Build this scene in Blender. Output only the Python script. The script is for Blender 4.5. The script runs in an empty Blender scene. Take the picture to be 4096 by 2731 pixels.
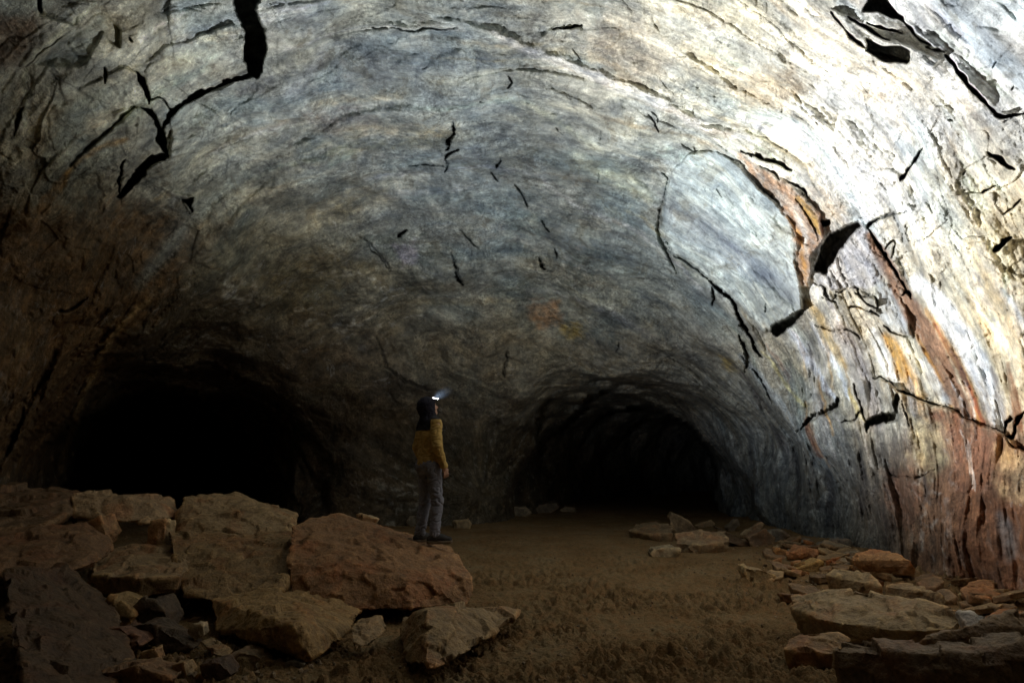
import bpy, bmesh, math, random
import numpy as np
import openvdb
from mathutils import Vector, Matrix

random.seed(7)
C = bpy.context.scene.collection
PI = math.pi
f32 = np.float32

# ------------------------------------------------------------------ camera
CAM = np.array([0.0, 0.0, 1.5])
F = 2731.0                                    # focal length in photo pixels (24 mm on a 36 mm frame)
PITCH = math.atan(470.0 / F)
FWD = np.array([0, math.cos(PITCH), math.sin(PITCH)])
UP = np.array([0, -math.sin(PITCH), math.cos(PITCH)])
cam_d = bpy.data.cameras.new("camera")
cam_d.sensor_width = 36.0
cam_d.lens = 24.0
cam_d.clip_start = 0.05
cam_d.clip_end = 300
cam = bpy.data.objects.new("camera", cam_d)
C.objects.link(cam)
cam.location = CAM
cam.rotation_euler = (PI / 2 + PITCH, 0, 0)
bpy.context.scene.camera = cam

def ray(u, v):
    u = np.asarray(u, float); v = np.asarray(v, float)
    a = (u - 2048.0) / F; b = (1365.5 - v) / F
    d = np.stack([a, FWD[1] + b * UP[1], FWD[2] + b * UP[2]], -1)
    return d
def at_y(u, v, y):
    d = ray(u, v); return CAM + d * (y / d[1])
def at_z(u, v, z):
    d = ray(u, v); return CAM + d * ((z - CAM[2]) / d[..., 2])[..., None]

# ------------------------------------------------------------------ noise
_rs = np.random.RandomState(11)
_P = np.concatenate([_rs.permutation(256)] * 3).astype(np.int32)
_G = _rs.normal(size=(256, 3)).astype(f32)
_G /= np.linalg.norm(_G, axis=1, keepdims=True)
_J = _rs.rand(256, 3).astype(f32)
_K = _rs.uniform(-1, 1, size=(256, 3)).astype(f32)

def _hash(i, j, k):
    return _P[_P[_P[i & 255] + (j & 255)] + (k & 255)]

def noise(p):
    """gradient noise, about -0.7..0.7; p is (..., 3)"""
    p = np.asarray(p, f32)
    i = np.floor(p).astype(np.int32)
    f = p - i
    w = f * f * f * (f * (f * 6 - 15) + 10)
    out = 0
    for dx in (0, 1):
        wx = w[..., 0] if dx else 1 - w[..., 0]
        for dy in (0, 1):
            wy = w[..., 1] if dy else 1 - w[..., 1]
            for dz in (0, 1):
                wz = w[..., 2] if dz else 1 - w[..., 2]
                g = _G[_hash(i[..., 0] + dx, i[..., 1] + dy, i[..., 2] + dz)]
                out = out + wx * wy * wz * (g[..., 0] * (f[..., 0] - dx) + g[..., 1] * (f[..., 1] - dy) + g[..., 2] * (f[..., 2] - dz))
    return out

def fbm(p, octaves=4, gain=0.5, off=0.0):
    p = np.asarray(p, f32) + f32(off)
    a, s = 1.0, 0
    for _ in range(octaves):
        s = s + a * noise(p)
        p = p * f32(2.03) + f32(17.3)
        a *= gain
    return s

def facets(p, jit=0.9):
    """cells with planar tilted tops; returns tilt value and a hash in -1..1"""
    p = np.asarray(p, f32)
    i = np.floor(p).astype(np.int32)
    best = np.full(p.shape[:-1], 9e9, f32)
    val = np.zeros(p.shape[:-1], f32); hv = np.zeros(p.shape[:-1], f32)
    for dx in (-1, 0, 1):
        for dy in (-1, 0, 1):
            for dz in (-1, 0, 1):
                c = i + np.array([dx, dy, dz], np.int32)
                h = _hash(c[..., 0], c[..., 1], c[..., 2])
                q = p - (c + 0.5 + (_J[h] - 0.5) * f32(jit))
                d2 = (q * q).sum(-1)
                m = d2 < best
                best = np.where(m, d2, best)
                k = _K[h]
                val = np.where(m, (q * k).sum(-1), val)
                hv = np.where(m, k[..., 0], hv)
    return val, hv

def sstep(a, b, x):
    t = np.clip((x - a) / (b - a), 0, 1)
    return t * t * (3 - 2 * t)

def catmull(pts, n=8):
    pts = np.asarray(pts, float)
    if len(pts) < 3: return pts
    P = np.vstack([2 * pts[0] - pts[1], pts, 2 * pts[-1] - pts[-2]])
    out = []
    for k in range(1, len(P) - 2):
        for t in np.linspace(0, 1, n, endpoint=False):
            a, b, c, d = P[k - 1], P[k], P[k + 1], P[k + 2]
            out.append(0.5 * ((2 * b) + (c - a) * t + (2 * a - 5 * b + 4 * c - d) * t * t + (3 * b - a - 3 * c + d) * t ** 3))
    out.append(P[-2])
    return np.array(out)

# ------------------------------------------------------------------ tags and materials
def tag(o, label=None, cat=None, group=None, kind=None):
    if label: o["label"] = label
    if cat: o["category"] = cat
    if group: o["group"] = group
    if kind: o["kind"] = kind
    return o

def link(name, me, mat, parent=None):
    o = bpy.data.objects.new(name, me)
    C.objects.link(o)
    if mat: me.materials.append(mat)
    if parent: o.parent = parent
    return o

def mesh_arrays(name, verts, faces, smooth=True):
    """verts (n,3), faces (m,k) arrays"""
    me = bpy.data.meshes.new(name)
    verts = np.ascontiguousarray(verts, f32); faces = np.ascontiguousarray(faces, np.int32)
    n, (m, k) = len(verts), faces.shape
    me.vertices.add(n); me.vertices.foreach_set("co", verts.ravel())
    me.loops.add(m * k); me.loops.foreach_set("vertex_index", faces.ravel())
    me.polygons.add(m)
    me.polygons.foreach_set("loop_start", np.arange(0, m * k, k, dtype=np.int32))
    me.polygons.foreach_set("loop_total", np.full(m, k, np.int32))
    me.polygons.foreach_set("use_smooth", np.full(m, smooth, bool))
    me.update(calc_edges=True)
    return me

def color_attr(me, name, rgb, alpha=None):
    a = me.color_attributes.new(name, "FLOAT_COLOR", "POINT")
    d = np.ones((len(rgb), 4), f32); d[:, :3] = rgb
    if alpha is not None: d[:, 3] = alpha
    a.data.foreach_set("color", d.ravel())

def vec_attr(me, name, v):
    a = me.attributes.new(name, "FLOAT_VECTOR", "POINT")
    a.data.foreach_set("vector", np.ascontiguousarray(v, f32).ravel())

class Mat:
    def __init__(s, name, rough=0.85, spec=0.3):
        s.m = bpy.data.materials.new(name); s.m.use_nodes = True
        s.t = s.m.node_tree; s.n = s.t.nodes
        s.b = s.n["Principled BSDF"]
        s.b.inputs["Roughness"].default_value = rough
        s.b.inputs["Specular IOR Level"].default_value = spec
    def node(s, typ, **kw):
        n = s.n.new(typ)
        for k, v in kw.items():
            if k.startswith("i_"):
                key = k[2:]; n.inputs[int(key) if key.isdigit() else key.replace("_", " ")].default_value = v
            else: setattr(n, k, v)
        return n
    def l(s, a, b): s.t.links.new(a, b)
    def math(s, op, a, b=None, clamp=False):
        n = s.n.new("ShaderNodeMath"); n.operation = op; n.use_clamp = clamp
        for k, x in enumerate((a, b)):
            if x is None: continue
            if isinstance(x, (int, float)): n.inputs[k].default_value = x
            else: s.l(x, n.inputs[k])
        return n.outputs[0]
    def ramp(s, fac, stops):
        n = s.n.new("ShaderNodeValToRGB"); e = n.color_ramp.elements
        while len(e) < len(stops): e.new(0.5)
        for k, (p, c) in enumerate(stops):
            e[k].position = p; e[k].color = (*c, 1) if not isinstance(c, (int, float)) else (c, c, c, 1)
        s.l(fac, n.inputs[0]); return n.outputs[0]
    def mix(s, fac, a, b, mode="MIX"):
        n = s.n.new("ShaderNodeMix"); n.data_type = "RGBA"; n.blend_type = mode
        for k, x in ((0, fac), (6, a), (7, b)):
            if isinstance(x, (int, float)): n.inputs[k].default_value = x
            elif isinstance(x, tuple): n.inputs[k].default_value = (*x, 1)
            else: s.l(x, n.inputs[k])
        return n.outputs[2]
    def noise(s, vec, scale, detail=4, rough=0.6, dist=0.0):
        n = s.node("ShaderNodeTexNoise", i_Scale=scale, i_Detail=detail, i_Roughness=rough, i_Distortion=dist)
        if vec is not None: s.l(vec, n.inputs["Vector"])
        return n.outputs["Fac"]
    def bump(s, h, dist, strength=1.0, prev=None):
        n = s.node("ShaderNodeBump", i_Distance=dist, i_Strength=strength)
        s.l(h, n.inputs["Height"])
        if prev is not None: s.l(prev, n.inputs["Normal"])
        return n.outputs[0]

# ------------------------------------------------------------------ the cave: rock around a void
# void = wide main tube, closed at the back by a rock nose, with two tubes leading on left and right of it
def smin(a, b, k):
    h = np.clip(0.5 + 0.5 * (b - a) / k, 0, 1)
    return b + (a - b) * h - k * h * (1 - h)

def void(p):
    x, y, z = p[..., 0], p[..., 1], p[..., 2]
    b = np.maximum(6.7 - 0.012 * np.clip(y - 4, 0, 99) ** 2, 1.5)
    n = 2.35
    u = np.abs(x + 0.75) / 6.35; w = np.abs(z - 1.0) / b
    e = np.maximum(np.clip(y - 8.0, 0, 99) / 8.9, np.clip(-y, 0, 99) / 14.0)
    g = (u ** n + w ** n + e ** 2.6) ** (1 / n)
    f0 = (g - 1) * 5.5
    # right passage
    cx = 2.75 + 0.028 * np.clip(y - 16, 0, 99) ** 2
    h = np.clip((14.0 - y) / 9, 0, 1)
    g1 = (np.abs((x - cx) / 2.85) ** 2.3 + np.abs((z - 0.5) / 2.75) ** 2.3) ** (1 / 2.3)
    f1 = (g1 - 1) * 2.6 + h * 3
    f1 = np.maximum(f1, y - 42)
    # left passage
    cx = -7.75 - 0.55 * (y - 16)
    g2 = (np.abs((x - cx) / 3.15) ** 2.3 + np.abs((z - 0.5) / 2.9) ** 2.3) ** (1 / 2.3)
    f2 = (g2 - 1) * 3.0 + np.clip((12.0 - y) / 8, 0, 1) * 3
    f2 = np.maximum(f2, y - 42)
    rag = 0.20 * np.sin(1.1 * x + 2.1 * z + 0.5) * np.sin(0.9 * y + 1.3 * x) + 0.13 * np.sin(2.3 * z - 1.7 * x + 0.8 * y) * np.sin(1.9 * y + 0.7) + 0.07 * np.sin(4.1 * x + 3.3 * z) * np.sin(3.7 * y - 2.2 * z)
    f = smin(smin(f0 + 0.35 * rag, f1 + 0.75 * rag, 1.5), f2 + 1.0 * rag, 1.9)
    return np.maximum(f, -(z + 0.9))

def march(dirs, tmax=70.0):
    """distance along each unit ray where it leaves the void"""
    t = np.full(dirs.shape[:-1], 0.4)
    done = np.zeros(t.shape, bool)
    for _ in range(150):
        f = void(CAM + dirs * t[..., None])
        done |= f > -0.004
        step = np.clip(-f * 0.55, 0.01, 1.2)
        t = np.where(done, t, np.minimum(t + step, tmax))
        if done.all(): break
    return t

def upsample(a, n_v, n_u):
    """bilinear from coarse grid to (n_v,n_u)"""
    hv = np.linspace(0, a.shape[0] - 1, n_v); hu = np.linspace(0, a.shape[1] - 1, n_u)
    i = np.minimum(hv.astype(int), a.shape[0] - 2); j = np.minimum(hu.astype(int), a.shape[1] - 2)
    fv = (hv - i); fu = (hu - j)
    sh = (slice(None), None) + (None,) * (a.ndim - 2); sw = (None, slice(None)) + (None,) * (a.ndim - 2)
    fv = fv[sh]; fu = fu[sw]
    r0 = a[i]; r1 = a[i + 1]
    r = r0 * (1 - fv) + r1 * fv
    return r[:, j] * (1 - fu) + r[:, j + 1] * fu

STEP = 4.0
U0, U1, V0, V1 = -1000.0, 5100.0, -700.0, 2420.0
NU = int((U1 - U0) / STEP) + 1; NV = int((V1 - V0) / STEP) + 1
uu = np.linspace(U0, U1, NU); vv = np.linspace(V0, V1, NV)
U, V = np.meshgrid(uu, vv)
D = ray(U, V); D /= np.linalg.norm(D, axis=-1, keepdims=True)
cu = np.linspace(U0, U1, (NU - 1) // 4 + 1); cv = np.linspace(V0, V1, (NV - 1) // 4 + 1)
CU, CV = np.meshgrid(cu, cv)
Dc = ray(CU, CV); Dc /= np.linalg.norm(Dc, axis=-1, keepdims=True)
Tc = march(Dc)
T = upsample(Tc, NV, NU)
for _ in range(3):                                   # settle on the surface at full density
    T = T - np.clip(void(CAM + D * T[..., None]) * 0.5, -0.2, 0.2)
P = CAM + D * T[..., None]

def grid_normals(P):
    du = np.gradient(P, axis=1); dv = np.gradient(P, axis=0)
    n = np.cross(dv, du)
    n /= np.linalg.norm(n, axis=-1, keepdims=True) + 1e-12
    return n
eps = 0.05
Pc = CAM + Dc * Tc[..., None]
def sdf_normal(p):
    g = np.stack([void(p + np.array(d) * eps) - void(p - np.array(d) * eps) for d in ((1, 0, 0), (0, 1, 0), (0, 0, 1))], -1)
    return g / (np.linalg.norm(g, axis=-1, keepdims=True) + 1e-9)
Nc = sdf_normal(Pc)                                   # points into the rock
N = upsample(Nc, NV, NU); N /= np.linalg.norm(N, axis=-1, keepdims=True) + 1e-9

# coordinates that follow the flow lines of the lava: along the tube, round the arch
def flow_coords(p):
    return np.stack([p[..., 1], 6.0 * np.arctan2(p[..., 2] - 0.6, p[..., 0] + 0.75), 0.35 * p[..., 0] + 0.3 * p[..., 2]], -1)

# ---- features drawn on the rock, located by where they are seen, carried by the surface
p32 = P.astype(f32)
low = np.stack([fbm(Pc * 0.9, 3, 0.5, k * 31.7) for k in range(2)], -1)
lowu = upsample(low, NV, NU)
mid = np.stack([noise(p32 * 4.2 + k * 9.1) for k in range(2)], -1)
fin = np.stack([noise(p32 * 13.0 + k * 5.3) for k in range(2)], -1)
WU = U + 16 * lowu[..., 0] + 13 * mid[..., 0] + 7 * fin[..., 0]
WV = V + 16 * lowu[..., 1] + 13 * mid[..., 1] + 7 * fin[..., 1]

def window(us, vs, pad):
    i0 = int(max(0, (min(vs) - pad - V0) // STEP)); i1 = int(min(NV, (max(vs) + pad - V0) // STEP + 2))
    j0 = int(max(0, (min(us) - pad - U0) // STEP)); j1 = int(min(NU, (max(us) + pad - U0) // STEP + 2))
    return slice(i0, max(i0, i1)), slice(j0, max(j0, j1))

def seg_dist(x, y, pts):
    d = np.full(x.shape, 1e9); s = np.zeros(x.shape)
    n = len(pts) - 1
    for k in range(n):
        ax, ay = pts[k]; bx, by = pts[k + 1]
        ex, ey = bx - ax, by - ay
        t = np.clip(((x - ax) * ex + (y - ay) * ey) / (ex * ex + ey * ey + 1e-9), 0, 1)
        dd = np.hypot(x - ax - t * ex, y - ay - t * ey)
        m = dd < d
        d = np.where(m, dd, d); s = np.where(m, (k + t) / n, s)
    return d, s

def poly_sd(x, y, pts):
    """positive inside"""
    d, _ = seg_dist(x, y, list(pts) + [pts[0]])
    ins = np.zeros(x.shape, bool)
    n = len(pts)
    for k in range(n):
        ax, ay = pts[k]; bx, by = pts[(k + 1) % n]
        if ay == by: continue
        c = ((ay > y) != (by > y)) & (x < (bx - ax) * (y - ay) / (by - ay) + ax)
        ins ^= c
    return np.where(ins, d, -d)

DISPD = np.zeros(U.shape)                    # open joints and shade carved as cavities: metres deep along the view ray
DISP = np.zeros(U.shape)                     # metres into the rock (positive) or out of it (negative)
FC = flow_coords(p32)
COARSE3 = flow_coords(Pc)
# relief every piece of this rock has
streak_lo = upsample(fbm(COARSE3 * np.array([1.5, 0.16, 0.6]), 3, 0.55), NV, NU)
streak_hi = fbm(FC * np.array([7.0, 0.55, 2.0]), 3, 0.6)
big = upsample(fbm(Pc * 0.33, 2, 0.5, 3.0), NV, NU)
med = upsample(fbm(Pc * 0.95, 3, 0.5, 8.0), NV, NU)
sml = fbm(p32 * 2.7, 3, 0.55, 2.0)
tin = fbm(p32 * 16.0, 3, 0.62, 4.0)
fa, fh = facets(upsample(Pc + 0.18 * np.stack([fbm(Pc * 0.8, 2, .5, k * 3.3) for k in range(3)], -1), NV, NU) * np.array([0.95, 0.55, 0.95]))
fb, fbh = facets(p32 * np.array([2.6, 1.6, 2.6]) + 0.25 * mid[..., :1])
left = sstep(1500, 500, U) * sstep(1250, 700, V)
right = sstep(2700, 3300, U)
rough_r = right * sstep(3100, 3500, U) * (1 - sstep(1050, 1300, V)) * sstep(350, 700, V)
DISP += 0.24 * big + 0.15 * med + 0.046 * sml * (0.5 + 0.5 * sstep(-0.2, 0.4, med)) + 0.0055 * tin * (1 + 2.5 * rough_r)
DISP += (0.012 + 0.05 * left) * fa + 0.02 * left * fh
DISP += (0.010 + 0.012 * left + 0.045 * rough_r) * fb
DISP += 0.16 * upsample(fbm(COARSE3 * np.array([0.75, 0.10, 0.4]), 3, 0.5, 15.0), NV, NU)
DISP += 0.05 * streak_lo + (0.010 + 0.012 * right + 0.035 * sstep(2500, 2900, U) * sstep(1250, 1500, V)) * streak_hi
def terrace(x, edge=0.22):
    k = np.floor(x); f = x - k
    return k + sstep(1 - edge, 1.0, f) + 0.35 * f
t1 = upsample(fbm(COARSE3 * np.array([0.75, 0.22, 0.5]), 3, 0.55, 61.0), NV, NU) + 0.05 * sml + 0.02 * mid[..., 0]
t2 = upsample(fbm(Pc * np.array([0.9, 0.7, 0.9]), 3, 0.55, 71.0), NV, NU) + 0.09 * sml + 0.05 * mid[..., 1] + 0.02 * fin[..., 0]
lowwall = sstep(1500, 1800, V)
DISP += 0.042 * terrace(t1 * 3.0) * (1 - 0.6 * lowwall) + 0.026 * terrace(t2 * 3.5) * (1 - 0.6 * lowwall)
t3 = fbm(p32 * 1.9, 3, 0.6, 81.0) + 0.06 * fin[..., 1]
DISP += 0.0045 * terrace(t3 * 4.0, 0.3)

# base albedo from the kinds of rock seen along the walls
def lin(r, g, b):
    f = lambda c: ((c / 255.0 + 0.055) / 1.055) ** 2.4 if c > 10 else c / 255.0 / 12.92
    return np.array([f(r), f(g), f(b)])
BASE = [  # u, v, radius, sRGB albedo
    (300, 200, 420, (150, 148, 138)), (850, 250, 380, (160, 160, 154)), (250, 650, 380, (142, 136, 120)),
    (150, 900, 260, (104, 86, 66)), (500, 950, 300, (96, 82, 64)), (800, 700, 300, (146, 148, 140)),
    (1500, 250, 450, (158, 163, 162)), (1500, 700, 420, (140, 144, 142)), (1900, 420, 420, (150, 158, 160)),
    (2000, 850, 420, (140, 146, 148)), (2350, 250, 380, (166, 162, 150)), (2700, 150, 380, (180, 176, 164)),
    (3100, 300, 380, (204, 200, 186)), (3800, 250, 420, (206, 206, 204)), (3500, 600, 330, (224, 224, 220)),
    (3900, 900, 320, (212, 204, 184)), (2500, 700, 320, (156, 160, 156)), (2900, 900, 260, (190, 196, 196)),
    (3300, 800, 260, (206, 202, 194)), (3950, 1350, 300, (204, 192, 166)), (3500, 1400, 260, (190, 184, 170)),
    (3100, 1500, 260, (150, 144, 130)), (2500, 1150, 320, (134, 142, 142)), (2200, 1250, 280, (130, 128, 110)),
    (1700, 1150, 320, (116, 114, 98)), (1250, 1050, 320, (108, 100, 78)), (950, 900, 280, (120, 112, 90)),
    (1400, 1500, 420, (84, 72, 58)), (2000, 1600, 420, (92, 86, 74)), (2600, 1500, 320, (104, 102, 94)),
    (3100, 1850, 320, (120, 122, 122)), (3400, 1900, 260, (116, 116, 112)), (3650, 1950, 240, (120, 100, 80)),
    (3900, 2000, 260, (128, 90, 66)), (3300, 2150, 260, (98, 96, 90)), (300, 1300, 400, (92, 78, 58)),
    (100, 1800, 380, (84, 74, 60)), (700, 1300, 380, (82, 70, 54)), (2300, 1950, 300, (84, 72, 58)),
]
def base_albedo(u, v):
    acc = np.zeros(u.shape + (3,)); wt = np.full(u.shape, 1e-12)
    for bu, bv, r, c in BASE:
        w = np.exp(-((u - bu) ** 2 + (v - bv) ** 2) / (2 * (0.62 * r) ** 2)) + 1e-7 / (1 + ((u - bu) ** 2 + (v - bv) ** 2) / 1e6)
        acc += w[..., None] * lin(*c); wt += w
    return acc / wt[..., None]
ALB = upsample(base_albedo(CU + 120 * low[..., 0], CV + 120 * low[..., 1]), NV, NU)
m1 = upsample(fbm(COARSE3 * np.array([1.3, 0.5, 1.0]), 3, 0.6, 5.0), NV, NU)
m2 = fbm(FC * np.array([3.4, 0.9, 2.0]), 3, 0.62, 9.0)
m3 = fbm(p32 * 6.0, 3, 0.62, 13.0)
m4 = upsample(fbm(Pc * 2.0, 3, 0.6, 33.0), NV, NU)
warm = sstep(0.05, 0.55, m1)[..., None]; cool = sstep(0.05, 0.5, -m1)[..., None]
ALB *= 1 + warm * np.array([0.03, -0.01, -0.09]) + cool * np.array([-0.13, -0.04, 0.03])
ALB *= np.exp(0.55 * m2 + 0.30 * m3 + 0.35 * m4)[..., None]
vein = np.abs(fbm(FC * np.array([1.1, 0.42, 0.9]) + 0.25 * mid[..., :1], 3, 0.6, 21.0))
vmask = sstep(0.10, 0.0, vein) * sstep(-0.25, 0.35, m3) * sstep(-0.2, 0.3, big)
ALB += (vmask * 0.4)[..., None] * (np.array([0.62, 0.62, 0.58]) - ALB)

def crack(pts, depth=0.35, soft=4.0):
    w = window([p[0] for p in pts], [p[1] for p in pts], 60)
    sd = poly_sd(WU[w], WV[w], pts)
    DISPD[w] = np.maximum(DISPD[w], 3.0 * depth * sstep(-soft, soft, sd))
def line(pts, wid, depth=0.2, soft=3.5, taper=0.75, cut=2.2, lip=0.22):
    pts = [tuple(p) for p in catmull(pts, 5)]
    w = window([p[0] for p in pts], [p[1] for p in pts], 60)
    d, s = seg_dist(WU[w], WV[w], pts)
    half = 0.36 * wid * (1 - taper * np.abs(2 * s - 1) ** 2.5) * np.clip(0.85 + 1.1 * mid[w][..., 0] + 1.3 * fin[w][..., 1], 0.1, 1.6)
    DISP[w] += 0.25 * depth * sstep(half + soft, half - soft, d)
    if lip:                                           # one side of the joint stands a little proud
        a0, b0 = np.array(pts[0]), np.array(pts[-1]); nrm = np.array([b0[1] - a0[1], a0[0] - b0[0]]); nrm /= np.linalg.norm(nrm) + 1e-9
        side = (WU[w] - a0[0]) * nrm[0] + (WV[w] - a0[1]) * nrm[1]
        sg = 1 if nrm[0] > 0 else -1
        DISP[w] -= lip * depth * sstep(55, 4, d) * sstep(-3, 3, side * sg) * (1 - np.abs(2 * s - 1) ** 3)
    DISPD[w] = np.maximum(DISPD[w], cut * depth * sstep(half + soft, half - soft, d))
def plate(pts, A, hA, B, hB, soft=4.5):
    w = window([p[0] for p in pts], [p[1] for p in pts], 80)
    x, y = WU[w], WV[w]
    sd = poly_sd(x, y, pts)
    ex, ey = B[0] - A[0], B[1] - A[1]
    t = np.clip(((x - A[0]) * ex + (y - A[1]) * ey) / (ex * ex + ey * ey), 0, 1)
    DISP[w] -= (0.62 if max(p[0] for p in pts) < 1200 else 0.8) * (hA + (hB - hA) * t) * sstep(-soft, soft, sd)
def smooth_in(pts, keep=0.4, soft=30):
    w = window([p[0] for p in pts], [p[1] for p in pts], 80)
    m = sstep(-soft, soft, poly_sd(WU[w], WV[w], pts))
    return w, m
def stroke(pts, wid, col, alpha=0.85, soft=10.0, taper=0.5, grain=0.5):
    pts = [tuple(p) for p in catmull(pts, 5)]
    w = window([p[0] for p in pts], [p[1] for p in pts], 100)
    d, s = seg_dist(WU[w], WV[w], pts)
    half = 0.5 * wid * (1 - taper * np.abs(2 * s - 1) ** 3)
    a = alpha * sstep(half + soft, half - soft, d) * np.clip(1 + grain * (1.3 * streak_hi[w] + 0.9 * m3[w]), 0, 1.25)
    a = np.clip(a, 0, 1)[..., None]
    ALB[w] += a * (lin(*col) * np.exp(0.25 * m3[w] + 0.25 * m2[w])[..., None] - ALB[w])
def patch(pts, col, alpha=0.8, soft=25.0, grain=0.7):
    w = window([p[0] for p in pts], [p[1] for p in pts], 120)
    sd = poly_sd(WU[w], WV[w], pts)
    a = alpha * sstep(-soft, soft, sd + 0.8 * soft * m3[w]) * np.clip(1 + grain * (m3[w] + 0.5 * streak_hi[w]), 0, 1.2)
    a = np.clip(a, 0, 1)[..., None]
    ALB[w] += a * (lin(*col) * np.exp(0.3 * m3[w] + 0.3 * m2[w])[..., None] - ALB[w])

# -- long bands that follow the arch, as the lava ran
gv_y, gu_y = np.gradient(Pc[..., 1])
def trace(u0, v0, n, h=22.0):
    out = [(u0, v0)]; u, v = u0, v0; last = None
    for _ in range(n):
        i = int(round((v - V0) / (cv[1] - cv[0]))); j_ = int(round((u - U0) / (cu[1] - cu[0])))
        if not (1 <= i < len(cv) - 1 and 1 <= j_ < len(cu) - 1): break
        d = np.array([-gv_y[i, j_], gu_y[i, j_]]); d /= np.linalg.norm(d) + 1e-9
        if not np.isfinite(d).all(): break
        if last is not None and d @ last < 0: d = -d
        last = d; u += h * d[0]; v += h * d[1]; out.append((u, v))
    return out
rb = random.Random(12)
TINTS = [((1.42, 1.42, 1.42), 5), ((0.66, 0.70, 0.76), 5), ((1.12, 1.0, 0.82), 3), ((0.74, 0.66, 0.58), 3), ((0.95, 1.05, 1.02), 2), ((1.22, 1.2, 1.3), 2)]
for _ in range(260):
    u0, v0 = rb.uniform(-200, 4200), rb.uniform(-100, 1900)
    if v0 > 1450 and u0 < 2700: continue
    pts = trace(u0, v0, rb.randint(6, 34))
    if len(pts) < 5: continue
    wid = rb.choice((8, 12, 18, 28, 44, 70, 110)) * rb.uniform(.8, 1.2)
    tint = rb.choices([t_[0] for t_ in TINTS], [t_[1] for t_ in TINTS])[0]
    a_ = rb.uniform(.35, .8)
    w = window([p[0] for p in pts], [p[1] for p in pts], 90)
    if w[0].stop - w[0].start < 2 or w[1].stop - w[1].start < 2: continue
    d, s_ = seg_dist(WU[w], WV[w], pts[::2] + [pts[-1]])
    prof = sstep(0.5 * wid * (1 + 0.5 * (m2[w] + mid[w][..., 0])) + 5, 0.15 * wid, d) * (1 - np.abs(2 * s_ - 1) ** 3)
    al = np.clip(a_ * prof * (1 + 1.2 * m3[w] + 0.8 * streak_hi[w]), 0, 1)[..., None]
    ALB[w] *= 1 + al * (np.array(tint) - 1)
    if rb.random() < 0.6: DISP[w] += rb.choice((-1, 1)) * rb.uniform(.006, .03) * prof * min(1.0, wid / 25)

# -- top left: overlapping angular plates with open joints
plate([(-300, -300), (137, -300), (149, 60), (300, 110), (190, 190), (110, 260), (20, 310), (-300, 380)], (-100, 100), 0.05, (190, 120), 0.22)
plate([(110, 270), (215, 190), (383, 83), (414, 20), (420, -300), (160, -300), (160, 60), (300, 110)], (300, 60), 0.0, (230, 180), 0.10)
plate([(414, 64), (408, 128), (351, 242), (319, 265), (153, 261), (210, 191), (383, 83)], (400, 90), -0.03, (200, 260), -0.13, 10)
plate([(419, 60), (480, 125), (478, 194), (469, 194), (400, 140)], (410, 140), -0.05, (480, 130), -0.30, 6)
plate([(350, 250), (408, 135), (470, 200), (400, 245)], (370, 240), 0.0, (440, 180), 0.10)
plate([(160, 600), (180, 430), (500, 270), (545, 300), (590, 420), (529, 434), (395, 548), (280, 663), (150, 720)], (200, 420), -0.02, (450, 520), 0.20)
plate([(529, 440), (560, 440), (545, 560), (497, 644), (478, 727), (400, 830), (300, 830), (280, 668), (395, 552)], (330, 640), 0.0, (520, 640), 0.20)
plate([(555, 285), (640, 200), (930, 100), (985, 270), (861, 340), (784, 386), (676, 460), (650, 500), (600, 410)], (600, 260), 0.0, (960, 250), 0.2)
plate([(676, 470), (784, 394), (861, 350), (1030, 306), (1090, 330), (1000, 480), (800, 600), (680, 622)], (720, 470), 0.14, (1000, 420), -0.02)
plate([(560, 700), (640, 640), (690, 700), (700, 760), (790, 800), (760, 850), (700, 880), (590, 860), (520, 790)], (600, 840), 0.02, (700, 680), 0.20)
crack([(934, -300), (1036, -300), (1036, 0), (1014, 38), (1033, 102), (1052, 140), (1064, 217), (1046, 268), (1030, 306), (995, 281), (976, 242), (972, 147), (976, 128), (944, 70), (934, 0)], 0.85)
plate([(1040, -300), (1160, -300), (1140, 20), (1060, 135), (1038, 100), (1018, 38)], (1150, -100), 0.0, (1040, 60), 0.28)
plate([(922, 170), (976, 145), (976, 240), (930, 215)], (920, 200), 0.0, (976, 200), 0.15)
line([(1012, 290), (930, 318), (861, 344), (784, 389), (720, 427)], 27, 0.4, taper=0.35)
line([(720, 425), (690, 440), (640, 400), (600, 410)], 8, 0.2)
line([(735, 418), (700, 445), (676, 465), (650, 500), (640, 515)], 24, 0.4, taper=0.3)
crack([(542, 290), (574, 312), (587, 357), (599, 408), (598, 420), (574, 383), (555, 338)], 0.5)
crack([(560, 436), (599, 440), (622, 485), (654, 536), (673, 625), (650, 606), (615, 561), (622, 516), (599, 472)], 0.5)
crack([(672, 618), (606, 620), (556, 668), (505, 725), (466, 788), (484, 790), (525, 742), (575, 690), (612, 648), (660, 640)], 0.5)
line([(500, 640), (478, 700), (470, 770)], 10, 0.3)
line([(529, 434), (470, 484), (395, 548), (330, 610), (280, 668)], 24, 0.18, soft=10, cut=0.9)
crack([(731, 800), (773, 798), (771, 846)], 0.35)
crack([(137, -50), (160, -50), (160, 51), (149, 48)], 0.4)
line([(48, 545), (75, 470), (90, 430)], 14, 0.12)
line([(515, 150), (530, 172)], 8, 0.15); line([(425, 270), (430, 300), (420, 335)], 11, 0.12)
stroke([(376, 15), (255, 128), (153, 217), (108, 274), (102, 380), (95, 500)], 20, (190, 190, 172), 0.7)
stroke([(700, 150), (660, 240), (690, 330), (640, 400)], 14, (185, 185, 170), 0.5)
stroke([(500, 560), (390, 600), (290, 680), (240, 780)], 22, (150, 112, 52), 0.6)
stroke([(270, 700), (200, 790), (140, 860)], 46, (128, 90, 40), 0.5)
patch([(414, 64), (408, 128), (351, 242), (319, 265), (153, 261), (210, 191), (383, 83)], (122, 128, 124), 0.6)
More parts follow.
